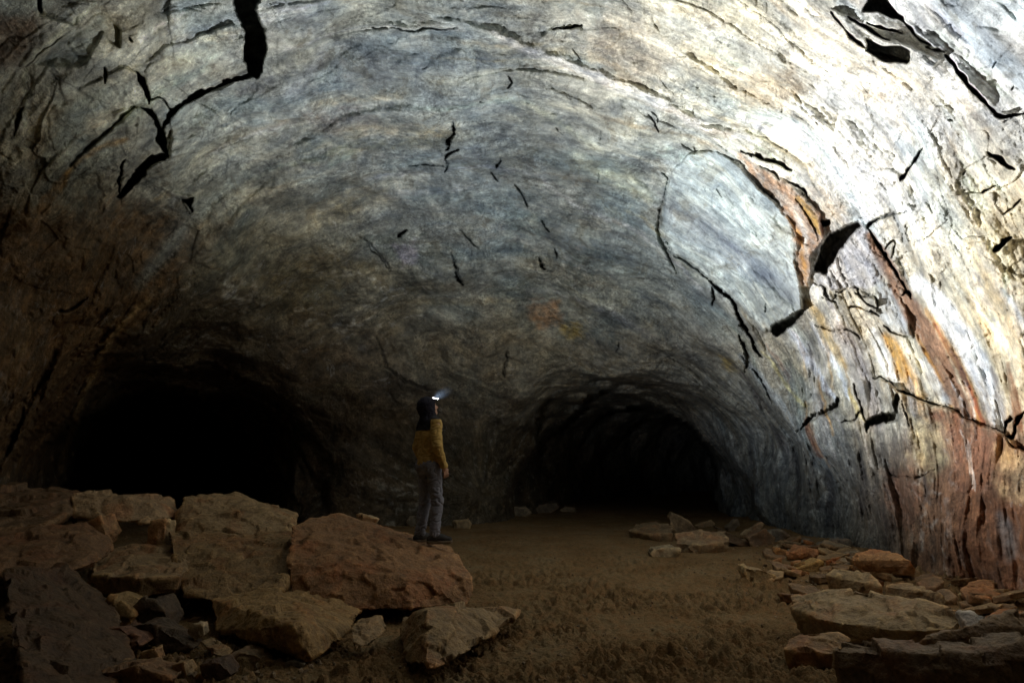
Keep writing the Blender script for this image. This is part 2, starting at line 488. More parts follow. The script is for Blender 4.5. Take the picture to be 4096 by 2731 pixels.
patch([(-50, 40), (150, 70), (140, 180), (30, 280), (-50, 300)], (110, 92, 76), 0.7)
patch([(950, 340), (1090, 310), (1050, 380), (960, 400)], (96, 98, 104), 0.6)
patch([(660, 470), (760, 410), (900, 380), (850, 520), (700, 590)], (128, 134, 134), 0.5)
patch([(-200, 850), (500, 820), (760, 880), (700, 1150), (420, 1500), (200, 1900), (-200, 1900)], (104, 76, 46), 0.6, 80)
stroke([(980, 700), (760, 880), (660, 1000), (560, 1130)], 60, (150, 156, 150), 0.5, 30)
# -- arch bands and the rim of the left passage
def ridge(pts, wid, h, soft=30):
    pts = [tuple(p) for p in catmull(pts, 6)]
    w = window([p[0] for p in pts], [p[1] for p in pts], 120)
    d, s = seg_dist(WU[w], WV[w], pts)
    DISP[w] -= h * sstep(wid, 0, d) * (1 - np.abs(2 * s - 1) ** 4)
ridge([(529, 1257), (446, 1346), (395, 1429), (351, 1531), (306, 1665), (268, 1780), (242, 1895)], 30, 0.10)
stroke([(600, 1200), (529, 1257), (446, 1346), (395, 1429), (351, 1531), (306, 1665), (268, 1780), (242, 1895)], 26, (150, 124, 84), 0.75)
line([(200, 1490), (120, 1600), (60, 1740), (20, 1830)], 30, 0.2, soft=12, cut=0.9)
line([(340, 1190), (270, 1240), (235, 1250)], 18, 0.15, soft=6)
ridge([(1020, 720), (1250, 560), (1450, 470), (1620, 445), (1800, 470)], 40, 0.10)
ridge([(780, 1010), (1050, 800), (1300, 650), (1560, 560)], 60, 0.10)
ridge([(1400, 130), (1700, 110), (1950, 130), (2250, 250), (2600, 390), (2900, 560)], 36, 0.10)
stroke([(1960, 120), (2130, 210), (2350, 290), (2560, 380), (2790, 500), (3000, 560)], 38, (214, 210, 206), 0.75, 14)
stroke([(1380, 120), (1600, 105), (1850, 120)], 24, (200, 200, 194), 0.6, 12)
stroke([(1300, 180), (1230, 300), (1150, 380)], 40, (170, 172, 178), 0.4, 30)
ridge([(1950, 390), (2150, 440), (2330, 560), (2500, 680), (2640, 860)], 40, 0.09)
stroke([(1980, 395), (2160, 440), (2330, 560), (2480, 660), (2600, 780)], 26, (176, 178, 160), 0.5, 14)
stroke([(2300, 620), (2430, 700), (2600, 790)], 70, (186, 190, 172), 0.45, 30)
stroke([(2150, 700), (2330, 840), (2560, 930), (2800, 1160)], 18, (190, 192, 196), 0.5, 8)
patch([(2420, 60), (2560, 90), (2700, 230), (2600, 330), (2400, 300), (2330, 190)], (146, 130, 112), 0.45, 60)
patch([(2900, 340), (3010, 280), (3180, 270), (3220, 360), (3120, 430), (2960, 430)], (146, 130, 106), 0.6, 30)
patch([(2720, 180), (2880, 200), (2960, 330), (2830, 420), (2720, 330)], (150, 140, 120), 0.5, 40)
patch([(1320, 200), (1500, 190), (1600, 300), (1480, 380), (1330, 330)], (120, 124, 128), 0.45, 50)
patch([(1230, 470), (1400, 420), (1500, 480), (1300, 540)], (108, 96, 98), 0.5, 40)
patch([(1060, 1120), (1300, 980), (1450, 1060), (1300, 1260), (1100, 1240)], (92, 78, 48), 0.5, 60)
patch([(2120, 1200), (2233, 1205), (2250, 1290), (2163, 1318), (2115, 1263)], (166, 124, 84), 0.55, 22)
patch([(2240, 1290), (2330, 1290), (2340, 1340), (2270, 1350)], (164, 138, 54), 0.6, 20)
patch([(1580, 990), (1660, 970), (1670, 1040), (1610, 1070)], (150, 142, 158), 0.5, 20)
patch([(1700, 1300), (2300, 1330), (2700, 1330), (2600, 1480), (2000, 1560), (1650, 1500)], (108, 100, 82), 0.4, 60)
for pts, w_, d_ in [([(1811, 478), (1810, 530), (1797, 566), (1788, 600)], 22, .3), ([(1838, 603), (1806, 615), (1780, 638), (1792, 663), (1787, 690)], 13, .25),
        ([(1774, 663), (1698, 660), (1640, 660)], 12, .12), ([(2000, 619), (1994, 644), (1981, 668)], 13, .2),
        ([(2036, 303), (2042, 332), (2030, 357)], 12, .2), ([(2208, 114), (2259, 112), (2328, 100)], 12, .2),
        ([(1628, 926), (1612, 940), (1600, 958)], 22, .3), ([(1806, 1012), (1822, 1060), (1838, 1117), (1853, 1138)], 18, .25),
        ([(2392, 690), (2388, 720)], 10, .15), ([(2160, 1030), (2185, 1080), (2170, 1060)], 12, .2), ([(2220, 990), (2226, 1030)], 9, .15),
        ([(2165, 885), (2200, 930)], 10, .15), ([(1960, 680), (1990, 730)], 9, .15), ([(2060, 740), (2120, 830)], 9, .15),
        ([(1846, 915), (1880, 960), (1920, 995)], 9, .15), ([(2600, 460), (2640, 530)], 9, .15), ([(2030, 1412), (2015, 1470), (2012, 1512)], 16, .2),
        ([(1500, 1350), (1560, 1480), (1660, 1540), (1720, 1560)], 16, .1), ([(2480, 1370), (2470, 1410)], 10, .15),
        ([(2650, 790), (2668, 720), (2640, 690)], 12, .12), ([(1490, 117), (1700, 122), (1830, 118)], 10, .08), ([(1432, 935), (1500, 1010), (1560, 1090)], 22, .12)]:
    line(pts, w_ * 0.85, d_)
rr = random.Random(3)
for _ in range(22):                                   # short joints that open along the flow
    u0, v0 = rr.uniform(1250, 2900), rr.uniform(120, 1350)
    if v0 > 1150 + 0.2 * (u0 - 1700): continue
    ang = math.radians(rr.gauss(55, 22)) * (1 if u0 > 1700 else rr.choice((1, -1)))
    L = rr.uniform(14, 70)
    line([(u0, v0), (u0 + .5 * L * math.cos(ang) + rr.uniform(-6, 6), v0 + .5 * L * math.sin(ang)), (u0 + L * math.cos(ang), v0 + L * math.sin(ang))], rr.uniform(4, 8), rr.uniform(.03, .09))
for _ in range(14):                                   # pits and spalls in the bright rock
    u0, v0 = rr.uniform(3000, 4300), rr.uniform(60, 1300)
    ang = math.radians(rr.gauss(-45, 30)); L = rr.uniform(10, 46)
    line([(u0, v0), (u0 + L * math.cos(ang), v0 + L * math.sin(ang))], rr.uniform(5, 9), rr.uniform(.03, .09))

# -- right wall: seam, broken ledges, hanging slab, jutting block
plate([(3560, -300), (3585, 38), (3630, 89), (3714, 172), (3791, 228), (3842, 298), (3982, 457), (4010, 470), (4096, 448), (4500, 300), (4500, -300)], (3650, 120), 0.26, (4300, -100), 0.05)
plate([(3325, 40), (3400, 60), (3561, 160), (3660, 190), (3760, 240), (3730, 270), (3640, 240), (3466, 195), (3421, 153)], (3500, 100), 0.12, (3520, 200), 0.30)
crack([(3466, 150), (3523, 176), (3606, 180), (3644, 202), (3640, 236), (3625, 248), (3542, 241), (3466, 200)], 0.45)
crack([(3545, -300), (3545, 0), (3582, 38), (3621, 70), (3627, 92), (3587, 70), (3517, 45), (3456, 46), (3478, 10), (3500, -300)], 0.5)
line([(3395, 64), (3470, 110), (3561, 160)], 12, 0.2); line([(3470, 90), (3540, 110), (3610, 135)], 13, 0.3)
line([(3630, 95), (3676, 150), (3720, 180)], 13, 0.3); line([(3700, 186), (3780, 205)], 16, 0.25)
line([(3785, 226), (3842, 300), (3906, 376), (3982, 459)], 22, 0.4, taper=0.4)
line([(3982, 462), (4020, 474), (4096, 452)], 20, 0.4, taper=0.3)
line([(3325, 55), (3421, 153), (3470, 193)], 16, 0.2)
line([(3689, 590), (3651, 657), (3606, 718)], 20, 0.3); line([(3960, 608), (4008, 644), (4065, 680)], 24, 0.35)
line([(4050, 948), (4015, 965), (3978, 1000)], 34, 0.35); line([(3935, 768), (3965, 755), (3998, 744)], 11, 0.2)
line([(4096, 800), (4060, 830), (4020, 850)], 12, .2); line([(3625, 840), (3500, 880), (3470, 912)], 12, .2); line([(3540, 1000), (3580, 960), (3570, 1030)], 10, .15)
line([(2962, 606), (3040, 622), (3125, 655), (3170, 690)], 20, 0.25); line([(2995, 610), (3010, 625)], 14, 0.2)
SLAB = [(2755, 621), (2857, 615), (2947, 647), (2998, 711), (3112, 819), (3164, 896), (3183, 972), (3189, 1074), (3202, 1138), (3208, 1234), (3176, 1266), (3112, 1291), (3093, 1323), (3055, 1329), (3010, 1266), (2908, 1176), (2819, 1106), (2755, 1055), (2685, 1017), (2666, 947), (2653, 857), (2653, 781), (2679, 698)]
w_, m_ = smooth_in(SLAB, soft=14)
DISP[w_] -= m_ * 0.6 * (0.055 * sml + 0.025 * fb + 0.04 * streak_hi + 0.10 * med)[w_]       # the slab is smoother than the wall
plate(SLAB, (2850, 640), 0.12, (3150, 1290), 0.42, 9)
patch(SLAB, (178, 187, 187), 0.86, 12, 0.2)
line([(2668, 960), (2690, 1020), (2755, 1058), (2819, 1108), (2908, 1178)], 12, 0.12, taper=0.3)
line([(2679, 700), (2755, 622), (2857, 616), (2950, 650)], 8, 0.08, taper=0.3, cut=0.8)
stroke([(2680, 830), (2830, 920), (2950, 1030), (3060, 1110), (3150, 1190)], 110, (120, 126, 136), 0.75, 50, 0.3, 0.3)
stroke([(2700, 900), (2830, 1000), (2960, 1100)], 60, (200, 207, 208), 0.5, 40)
patch([(2960, 1130), (3150, 1150), (3190, 1240), (3090, 1310), (3040, 1290)], (138, 142, 136), 0.6, 40)
crack([(3090, 1325), (3110, 1286), (3144, 1277), (3202, 1236), (3213, 1253), (3180, 1290), (3142, 1322), (3106, 1340)], 0.35)
line([(2830, 1120), (2908, 1176), (2947, 1253), (2998, 1336), (3045, 1425)], 22, 0.35)
line([(2845, 1150), (2856, 1190), (2848, 1220)], 18, 0.2); line([(3062, 1210), (3066, 1250)], 10, .12)
line([(2655, 800), (2640, 900), (2665, 1000), (2700, 1100)], 18, 0.12, soft=6)
line([(2955, 1340), (2975, 1380), (2990, 1440), (2985, 1480)], 26, 0.2)
line([(2960, 1420), (3060, 1540), (3100, 1640)], 10, .1)
FLAKE = [(2960, 620), (3100, 700), (3200, 770), (3280, 860), (3300, 950), (3250, 1020), (3230, 1140), (3200, 1140), (3190, 1040), (3170, 920), (3112, 806), (3000, 690)]
plate(FLAKE, (3050, 700), 0.02, (3270, 940), 0.2)
patch(FLAKE, (160, 130, 106), 0.8, 14)
stroke([(3190, 790), (3240, 860), (3280, 930)], 34, (170, 138, 80), 0.75, 8)
stroke([(3230, 780), (3285, 870), (3300, 940)], 16, (140, 95, 77), 0.8, 6)
stroke([(3150, 870), (3200, 960), (3215, 1050), (3225, 1140)], 16, (183, 139, 84), 0.7, 6)
stroke([(3180, 850), (3215, 920), (3225, 1000)], 22, (206, 200, 192), 0.7, 6)
line([(3040, 660), (3100, 690), (3120, 720)], 8, .12); line([(3150, 735), (3220, 760), (3232, 790)], 10, .15); line([(3185, 800), (3260, 920), (3270, 960)], 9, .12)
patch([(3170, 730), (3300, 760), (3380, 830), (3360, 880), (3290, 870), (3240, 800)], (172, 164, 154), 0.7, 16)
crack([(3290, 885), (3318, 872), (3322, 890), (3300, 905)], 0.25)
BLOCK = [(3436, 890), (3470, 906), (3505, 965), (3548, 1070), (3530, 1120), (3490, 1160), (3417, 1165), (3330, 1160), (3268, 1120), (3290, 1080), (3330, 990), (3385, 915)]
plate(BLOCK, (3310, 1000), 0.22, (3540, 1050), 0.0, 7)
patch(BLOCK, (186, 184, 186), 0.8, 12, 0.4)
crack([(3432, 886), (3448, 900), (3400, 935), (3378, 985), (3352, 1030), (3318, 1075), (3300, 1095), (3262, 1078), (3290, 985), (3330, 935), (3385, 902)], 0.7, 5)  # shadow crescent beside the block, carved as a deep dark cavity
for k_ in range(7):
    u0, v0 = rr.uniform(3300, 3500), rr.uniform(960, 1140)
    line([(u0, v0), (u0 + 22, v0 + rr.uniform(-22, 12))], 6, .07, cut=0.6)
line([(3255, 1125), (3300, 1150), (3310, 1190), (3345, 1215)], 16, .25, cut=1.2); line([(3285, 1190), (3330, 1200), (3345, 1180)], 12, .2, cut=1.0)
plate([(3360, 1180), (3420, 1165), (3500, 1200), (3520, 1262), (3470, 1260), (3400, 1225)], (3380, 1190), .02, (3510, 1260), .2)
line([(3345, 1170), (3420, 1160), (3440, 1190), (3500, 1185), (3512, 1265)], 11, .25, cut=1.2); line([(3400, 1232), (3470, 1250), (3520, 1268)], 12, .25)
line([(3420, 1185), (3480, 1225), (3510, 1235)], 10, .2)
line([(3470, 908), (3530, 1000), (3600, 1110), (3640, 1180)], 16, .22); line([(3610, 1180), (3640, 1170), (3650, 1195)], 14, .2)
plate([(3500, 1140), (3580, 1150), (3640, 1280), (3650, 1350), (3590, 1330), (3520, 1280)], (3500, 1150), .02, (3600, 1330), .12)
patch([(3505, 1130), (3570, 1150), (3625, 1250), (3645, 1345), (3585, 1320), (3525, 1270)], (186, 190, 192), 0.85, 12)
line([(3540, 1305), (3590, 1335), (3635, 1345)], 11, .15); line([(3250, 1300), (3330, 1320), (3400, 1330), (3440, 1360)], 9, .1)
# drip streaks down the arch
stroke([(3480, 945), (3530, 1032), (3590, 1134), (3650, 1249), (3712, 1351), (3774, 1480), (3838, 1610), (3914, 1695)], 74, (150, 119, 97), 0.92, 12, 0.45)
stroke([(3700, 1230), (3800, 1400), (3870, 1540), (3925, 1700)], 34, (182, 138, 78), 0.85, 8)
stroke([(3730, 1290), (3820, 1450), (3880, 1570), (3935, 1700)], 24, (154, 95, 67), 0.85, 6)
stroke([(3655, 1330), (3745, 1495), (3800, 1625)], 18, (177, 129, 66), 0.8, 6)
stroke([(3800, 1520), (3850, 1620), (3885, 1690)], 7, (216, 210, 206), 0.8, 3); stroke([(3840, 1530), (3890, 1640), (3905, 1690)], 6, (216, 190, 170), 0.8, 3)
stroke([(3668, 1120), (3761, 1215), (3838, 1338), (3915, 1466), (3978, 1615), (4000, 1705)], 92, (226, 230, 234), 0.92, 16, 0.5, 0.25)
stroke([(3545, 1350), (3596, 1425), (3636, 1505), (3690, 1580)], 62, (193, 154, 91), 0.85, 14, 0.4)
stroke([(3490, 1330), (3550, 1478), (3610, 1560)], 44, (220, 222, 222), 0.85, 12)
stroke([(3610, 1360), (3680, 1480), (3770, 1590)], 50, (210, 206, 190), 0.7, 16)
stroke([(3690, 1440), (3760, 1560), (3790, 1610)], 36, (196, 200, 202), 0.8, 10)
stroke([(3230, 1200), (3290, 1290), (3330, 1390), (3390, 1480)], 44, (181, 156, 109), 0.7, 14)
stroke([(3240, 1290), (3300, 1400), (3350, 1480), (3400, 1600)], 16, (220, 222, 226), 0.75, 6)
stroke([(3060, 1300), (3150, 1420), (3260, 1530), (3330, 1640)], 44, (148, 138, 118), 0.6, 16)
stroke([(3160, 1320), (3230, 1430), (3300, 1540), (3345, 1600)], 26, (206, 208, 216), 0.75, 8)
stroke([(3340, 1300), (3420, 1420), (3470, 1560), (3500, 1690)], 80, (162, 152, 150), 0.6, 30)
stroke([(2960, 1420), (3050, 1520), (3140, 1640), (3200, 1760)], 26, (160, 164, 166), 0.6, 10)
stroke([(3050, 1400), (3160, 1560), (3230, 1620)], 14, (190, 180, 130), 0.6, 6)
stroke([(3400, 1560), (3430, 1640), (3460, 1680)], 20, (197, 180, 122), 0.7, 6)
stroke([(3880, 1180), (3960, 1290), (4040, 1440)], 10, (226, 224, 218), 0.7, 5); stroke([(4010, 1150), (4080, 1280), (4130, 1420)], 26, (226, 226, 224), 0.6, 10)
patch([(3880, 860), (4120, 820), (4300, 1000), (4300, 1300), (4000, 1100)], (210, 194, 160), 0.45, 60)
patch([(2880, 1420), (2930, 1440), (2950, 1480), (2900, 1470)], (160, 137, 82), 0.7, 14)
# ledge and the rusty wall below it
LEDGE = [(3493, 1517), (3544, 1517), (3596, 1558), (3672, 1590), (3793, 1628), (3815, 1638), (3861, 1672), (3978, 1716), (4019, 1742), (4096, 1806), (4500, 1960)]
w_ = window([3400, 4500], [1480, 2420], 60)
sd_ = poly_sd(WU[w_], WV[w_], LEDGE + [(4500, 2600), (3640, 2600), (3600, 1700), (3560, 1600)])
fade = sstep(700, 0, sd_) * sstep(-14, 14, sd_)
DISP[w_] -= 0.20 * fade
line([p for p in LEDGE if p[0] > 3700], 12, 0.07, taper=0.2)
line(LEDGE[:5], 10, 0.14)
patch([(3590, 1570), (3680, 1600), (3800, 1640), (3860, 1690), (3800, 1720), (3680, 1670)], (161, 137, 106), 0.8, 14)
crack([(3463, 1694), (3489, 1663), (3535, 1653), (3575, 1643), (3586, 1571), (3601, 1587), (3596, 1643), (3609, 1668), (3565, 1676), (3524, 1684), (3479, 1699), (3463, 1724)], 0.3)
line([(3356, 1595), (3345, 1620), (3310, 1642), (3250, 1672), (3190, 1715)], 26, 0.2); line([(3440, 1650), (3415, 1675), (3360, 1690)], 14, .15)
line([(3420, 1545), (3450, 1640), (3470, 1690)], 10, .15); line([(3615, 1600), (3640, 1700)], 9, .12)
line([(4019, 1738), (4028, 1700), (4050, 1680), (4064, 1676)], 22, .3); line([(4032, 1752), (4060, 1755), (4072, 1700)], 16, .25); line([(4110, 1640), (4085, 1670), (4078, 1700)], 24, .3)
patch([(3720, 1640), (3880, 1650), (3990, 1740), (3995, 1880), (3930, 1960), (3850, 1950), (3790, 1850), (3740, 1740)], (140, 100, 78), 0.85, 24)
patch([(3780, 1880), (4000, 1860), (4300, 1900), (4300, 2400), (3860, 2400), (3820, 2150)], (119, 83, 61), 0.65, 60)
patch([(3990, 1780), (4096, 1830), (4200, 1900), (4150, 2020), (3990, 1980)], (187, 159, 120), 0.7, 30)
patch([(3650, 1670), (3760, 1700), (3800, 1850), (3720, 1900), (3640, 1820)], (188, 176, 140), 0.6, 30)
patch([(3540, 1880), (3640, 1880), (3700, 2000), (3640, 2120), (3560, 2100)], (110, 74, 58), 0.5, 40)
stroke([(3845, 1720), (3865, 1800), (3880, 1880), (3885, 1950)], 9, (206, 196, 186), 0.75, 4); stroke([(3865, 1760), (3890, 1860), (3895, 1960)], 7, (200, 190, 180), 0.7, 3)
stroke([(3850, 1930), (3850, 2100), (3845, 2250)], 34, (84, 62, 52), 0.6, 16)
stroke([(4000, 2060), (4020, 2140), (4040, 2230)], 60, (134, 132, 130), 0.6, 24)
for u0, v0, l_, w0 in [(3440, 1800, 260, 30), (3310, 1830, 280, 30), (3530, 2000, 180, 16), (3690, 1880, 160, 14), (3180, 1800, 240, 24), (3000, 1780, 260, 20), (3090, 1740, 200, 14), (3240, 1780, 160, 12)]:
    stroke([(u0, v0), (u0 + 14, v0 + l_ * .5), (u0 + 8, v0 + l_)], w0, (66, 64, 66), 0.65, 8)
    line([(u0, v0), (u0 + 14, v0 + l_ * .5), (u0 + 8, v0 + l_)], w0, .12, soft=12, cut=0.3)
line([(3560, 1895), (3640, 1910), (3740, 1880)], 11, .12, cut=0.6)

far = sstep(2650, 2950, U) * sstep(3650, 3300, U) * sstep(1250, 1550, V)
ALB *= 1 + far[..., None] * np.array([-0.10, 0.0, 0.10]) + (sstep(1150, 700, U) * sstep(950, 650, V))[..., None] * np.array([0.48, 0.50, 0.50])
vault = sstep(1500, 1000, V) * sstep(-200, 500, U) * sstep(3300, 2900, U)       # the vault is a cooler, grey green rock
ALB *= 1 + vault[..., None] * np.array([-0.03, 0.01, 0.025])
for _ in range(46):
    u0, v0 = rb.uniform(2950, 4150), rb.uniform(1480, 1900)
    pts = trace(u0, v0, rb.randint(5, 15), 20.0)
    if len(pts) < 4: continue
    if pts[-1][1] < pts[0][1]: pts = pts[::-1]
    stroke(pts[::2], rb.choice((6, 8, 12, 20, 34)), rb.choice(((196, 192, 186), (150, 152, 156), (78, 70, 66), (120, 78, 54), (168, 140, 96), (66, 64, 68))), rb.uniform(.35, .7), 6, 0.6, 0.6)
ALB = np.clip(ALB, 0.012, 0.80)
FACING = np.clip((N * D).sum(-1), 0.38, 1.0)
PD = P + D * (DISP / FACING + DISPD)[..., None]
idx = np.arange(NU * NV).reshape(NV, NU)
faces = np.stack([idx[:-1, :-1], idx[:-1, 1:], idx[1:, 1:], idx[1:, :-1]], -1).reshape(-1, 4)
deep = (P[..., 2] < -0.8)
keep = ~(deep[:-1, :-1] & deep[:-1, 1:] & deep[1:, 1:] & deep[1:, :-1]).reshape(-1)
faces = faces[keep]

# the rest of the cave, behind and beside the camera, in a coarser weave
la = np.radians(np.arange(-180, 181, 2.0)); ph = np.radians(np.arange(-62, 91, 2.0))
LA, PH = np.meshgrid(la, ph)
D2 = np.stack([np.sin(LA) * np.cos(PH), np.cos(LA) * np.cos(PH), np.sin(PH)], -1)
P2 = CAM + D2 * march(D2)[..., None]
zc = D2 @ FWD
uz = 2048 + F * D2[..., 0] / np.maximum(zc, 1e-6); vz = 1365.5 - F * (D2 @ UP) / np.maximum(zc, 1e-6)
inside = (zc > 0.1) & (uz > U0 + 60) & (uz < U1 - 60) & (vz > V0 + 60) & (vz < V1 - 20)
N2 = sdf_normal(P2)
near_edge = (zc > 0.1) & (uz > U0 - 250) & (uz < U1 + 250) & (vz > V0 - 250) & (vz < V1 + 250)
P2 = P2 + N2 * (0.22 * fbm(P2 * 0.33, 2, 0.5, 3.0) + 0.10 * fbm(P2 * 0.95, 3, 0.5, 8.0) + 0.12 * near_edge)[..., None]
i2 = np.arange(P2.shape[0] * P2.shape[1]).reshape(P2.shape[:2])
f2 = np.stack([i2[:-1, :-1], i2[1:, :-1], i2[1:, 1:], i2[:-1, 1:]], -1).reshape(-1, 4)
ins = inside.reshape(-1)
f2 = f2[~ins[f2].all(1)][:, ::-1]
verts = np.vstack([PD.reshape(-1, 3), P2.reshape(-1, 3)])
faces = np.vstack([faces, f2 + NU * NV])
alb2 = np.tile(lin(150, 140, 122), (P2.shape[0] * P2.shape[1], 1)) * np.exp(0.4 * fbm(P2.reshape(-1, 3) * 0.8, 3))[:, None]
cave_me = mesh_arrays("cave_wall", verts, faces)
ROUGH = np.ones(U.shape)
for pg in (SLAB, [(414, 64), (408, 128), (351, 242), (319, 265), (153, 261), (210, 191), (383, 83)], [(3505, 1130), (3570, 1150), (3625, 1250), (3645, 1345), (3585, 1320), (3525, 1270)],
           [(3640, 1130), (3720, 1130), (4000, 1500), (4300, 1750), (4000, 1720), (3700, 1560), (3480, 1450), (3500, 1350), (3600, 1350)],
           [(3640, 60), (3800, 210), (3990, 440), (4400, 380), (4400, -300), (3640, -300)], [(3780, 1000), (4300, 1150), (4300, 1700), (4020, 1500), (3850, 1200)]):
    w = window([p[0] for p in pg], [p[1] for p in pg], 60)
    ROUGH[w] = np.minimum(ROUGH[w], 1 - 0.8 * sstep(-16, 16, poly_sd(WU[w], WV[w], pg)))
color_attr(cave_me, "rock_color", np.vstack([ALB.reshape(-1, 3), alb2]), np.concatenate([ROUGH.ravel(), np.ones(len(alb2))]))
vec_attr(cave_me, "flow", np.vstack([FC.reshape(-1, 3), flow_coords(P2.reshape(-1, 3))]))

M = Mat("cave_rock", 0.78, 0.25)
at = M.node("ShaderNodeAttribute", attribute_name="rock_color")
fl = M.node("ShaderNodeAttribute", attribute_name="flow")
geo = M.node("ShaderNodeNewGeometry"); pos = geo.outputs["Position"]
mp = M.node("ShaderNodeMapping"); mp.inputs["Scale"].default_value = (1, 0.22, 1); M.l(fl.outputs["Vector"], mp.inputs["Vector"])
mp.inputs["Scale"].default_value = (1, 0.20, 1)
n1 = M.noise(mp.outputs[0], 2.6, 7, 0.66, 0.8)
n2 = M.noise(pos, 5.5, 8, 0.68, 0.9)
n3 = M.noise(pos, 55, 3, 0.65)
n4 = M.noise(pos, 2.6, 7, 0.62, 1.2)
n5 = M.noise(mp.outputs[0], 2.0, 6, 0.6, 1.2)
c = at.outputs["Color"]
c = M.mix(1.0, c, M.ramp(n1, [(0.30, (0.66, 0.68, 0.72)), (0.42, (0.88, 0.90, 0.92)), (0.50, (1.0, 1.0, 0.98)), (0.56, (1.22, 1.20, 1.15)), (0.70, (0.92, 0.86, 0.78))]), "MULTIPLY")
c = M.mix(1.0, c, M.ramp(n2, [(0.30, (0.62, 0.61, 0.61)), (0.44, (0.90, 0.90, 0.90)), (0.54, (1.06, 1.06, 1.05)), (0.66, (1.28, 1.28, 1.26))]), "MULTIPLY")
c = M.mix(1.0, c, M.ramp(n3, [(0.3, 0.80), (0.5, 1.0), (0.7, 1.18)]), "MULTIPLY")
n7 = M.noise(pos, 21, 3, 0.6, 0.4)
zone = M.math("MULTIPLY", M.ramp(M.noise(pos, 1.1, 4, 0.6), [(0.40, 0.25), (0.58, 1.0)]), at.outputs["Alpha"])
grain = M.mix(zone, (1.0, 1.0, 1.0), M.ramp(n7, [(0.33, 0.58), (0.42, 0.88), (0.50, 1.0), (0.57, 1.10), (0.64, 1.42)]))
c = M.mix(1.0, c, grain, "MULTIPLY")
n8 = M.noise(mp.outputs[0], 16, 3, 0.6, 0.6)
c = M.mix(1.0, c, M.ramp(n8, [(0.34, 0.70), (0.45, 0.97), (0.55, 1.03), (0.66, 1.30)]), "MULTIPLY")
rid = M.math("ABSOLUTE", M.math("SUBTRACT", n5, 0.5))
n6 = M.noise(pos, 1.7, 9, 0.64, 0.7)
c = M.mix(1.0, c, M.ramp(n6, [(0.36, (0.72, 0.74, 0.78)), (0.415, (0.80, 0.82, 0.84)), (0.43, (0.97, 0.98, 0.98)), (0.50, (1.0, 1.0, 1.0)), (0.515, (1.14, 1.13, 1.11)), (0.58, (1.10, 1.09, 1.06)), (0.595, (0.90, 0.86, 0.80)), (0.66, (0.84, 0.79, 0.72))]), "MULTIPLY")
vn = M.math("MULTIPLY", M.ramp(rid, [(0.0, 1.0), (0.022, 0.0)]), M.ramp(n4, [(0.54, 0.0), (0.64, 0.25)]))
c = M.mix(vn, c, (0.62, 0.62, 0.59))                                        # veins of white mineral
dk = M.ramp(n4, [(0.34, 0.6), (0.43, 0.0)])
c = M.mix(dk, c, M.mix(1.0, c, (0.50, 0.48, 0.50), "MULTIPLY"))
M.l(c, M.b.inputs["Base Color"])
h = M.math("ADD", n2, M.math("MULTIPLY", n1, 0.12)); h = M.math("ADD", h, M.math("MULTIPLY", n3, 0.10))
M.l(M.bump(M.math("MULTIPLY", n7, zone), 0.035, 0.8, M.bump(h, 0.05, 0.8)), M.b.inputs["Normal"])
CAVE_MAT = M.m
cave = link("cave_wall", cave_me, CAVE_MAT)
tag(cave, "vaulted grey and rust streaked rock walls and ceiling of the cave with two dark passages", "cave wall", kind="structure")

# ------------------------------------------------------------------ floor
def floor_h(x, y):
    q = np.stack([x, y, np.zeros_like(x)], -1)
    z = 0.10 * noise(q * 0.45 + 3) + 0.05 * noise(q * 1.3)
    z = z + 0.22 * sstep(4.0, 6.4, x) * sstep(3, 6, y) * sstep(22, 12, y)           # rubble bank at the right wall
    z = z + 0.18 * sstep(-3.0, -6.0, x) * sstep(16, 9, y)                            # bank under the boulders
    return z - 0.04
fu = np.arange(-1600, 5700, 5.0); fv = np.concatenate([np.arange(1930, 2140, 3.0), np.arange(2140, 3050, 2.0)])
FU, FV = np.meshgrid(fu, fv)
G = at_z(FU, FV, 0.0)
q = G.copy(); q[..., 2] = 0
q = q.astype(f32)
hx = floor_h(G[..., 0], G[..., 1])
cl, ch = facets(q * 9.0 + 0.35 * noise(q * 20.0)[..., None])
cs = fbm(q * 5.0, 3, 0.55, 3.0)
dirt = sstep(-0.35, 0.25, fbm(q * 0.8, 2, .5, 40.0)) * sstep(13, 8, G[..., 1])
clump = np.abs(fbm(q * 11.0, 2, .5, 12.0))
bil = np.abs(fbm(q * 5.5, 2, .5, 52.0)) + 0.45 * np.abs(noise(q * 12.0 + 7)) + 0.2 * np.abs(noise(q * 24.0 + 3))
G[..., 2] = hx + (0.036 * cs + 0.14 * (bil - 0.3) + 0.006 * cl) * (0.35 + 0.9 * dirt) - 0.03 * sstep(0.10, 0.0, clump) * dirt + 0.007 * fbm(q * 30.0, 2, .6)
i3 = np.arange(G.shape[0] * G.shape[1]).reshape(G.shape[:2])
ff = np.stack([i3[:-1, :-1], i3[1:, :-1], i3[1:, 1:], i3[:-1, 1:]], -1).reshape(-1, 4)
gx, gy = np.meshgrid(np.linspace(-16, 16, 65), np.linspace(-16, 46, 125))
Z2 = floor_h(gx, gy) - 0.55
i4 = np.arange(gx.size).reshape(gx.shape)
f4 = np.stack([i4[:-1, :-1], i4[:-1, 1:], i4[1:, 1:], i4[1:, :-1]], -1).reshape(-1, 4)
fverts = np.vstack([G.reshape(-1, 3), np.stack([gx, gy, Z2], -1).reshape(-1, 3)])
floor_me = mesh_arrays("cave_floor", fverts, np.vstack([ff, f4 + G.shape[0] * G.shape[1]]))
M = Mat("floor_dirt", 0.95, 0.15)
geo = M.node("ShaderNodeNewGeometry")
n1 = M.noise(geo.outputs["Position"], 1.3, 4, 0.6); n2 = M.noise(geo.outputs["Position"], 11, 5, 0.7); n3 = M.noise(geo.outputs["Position"], 60, 4, 0.7)
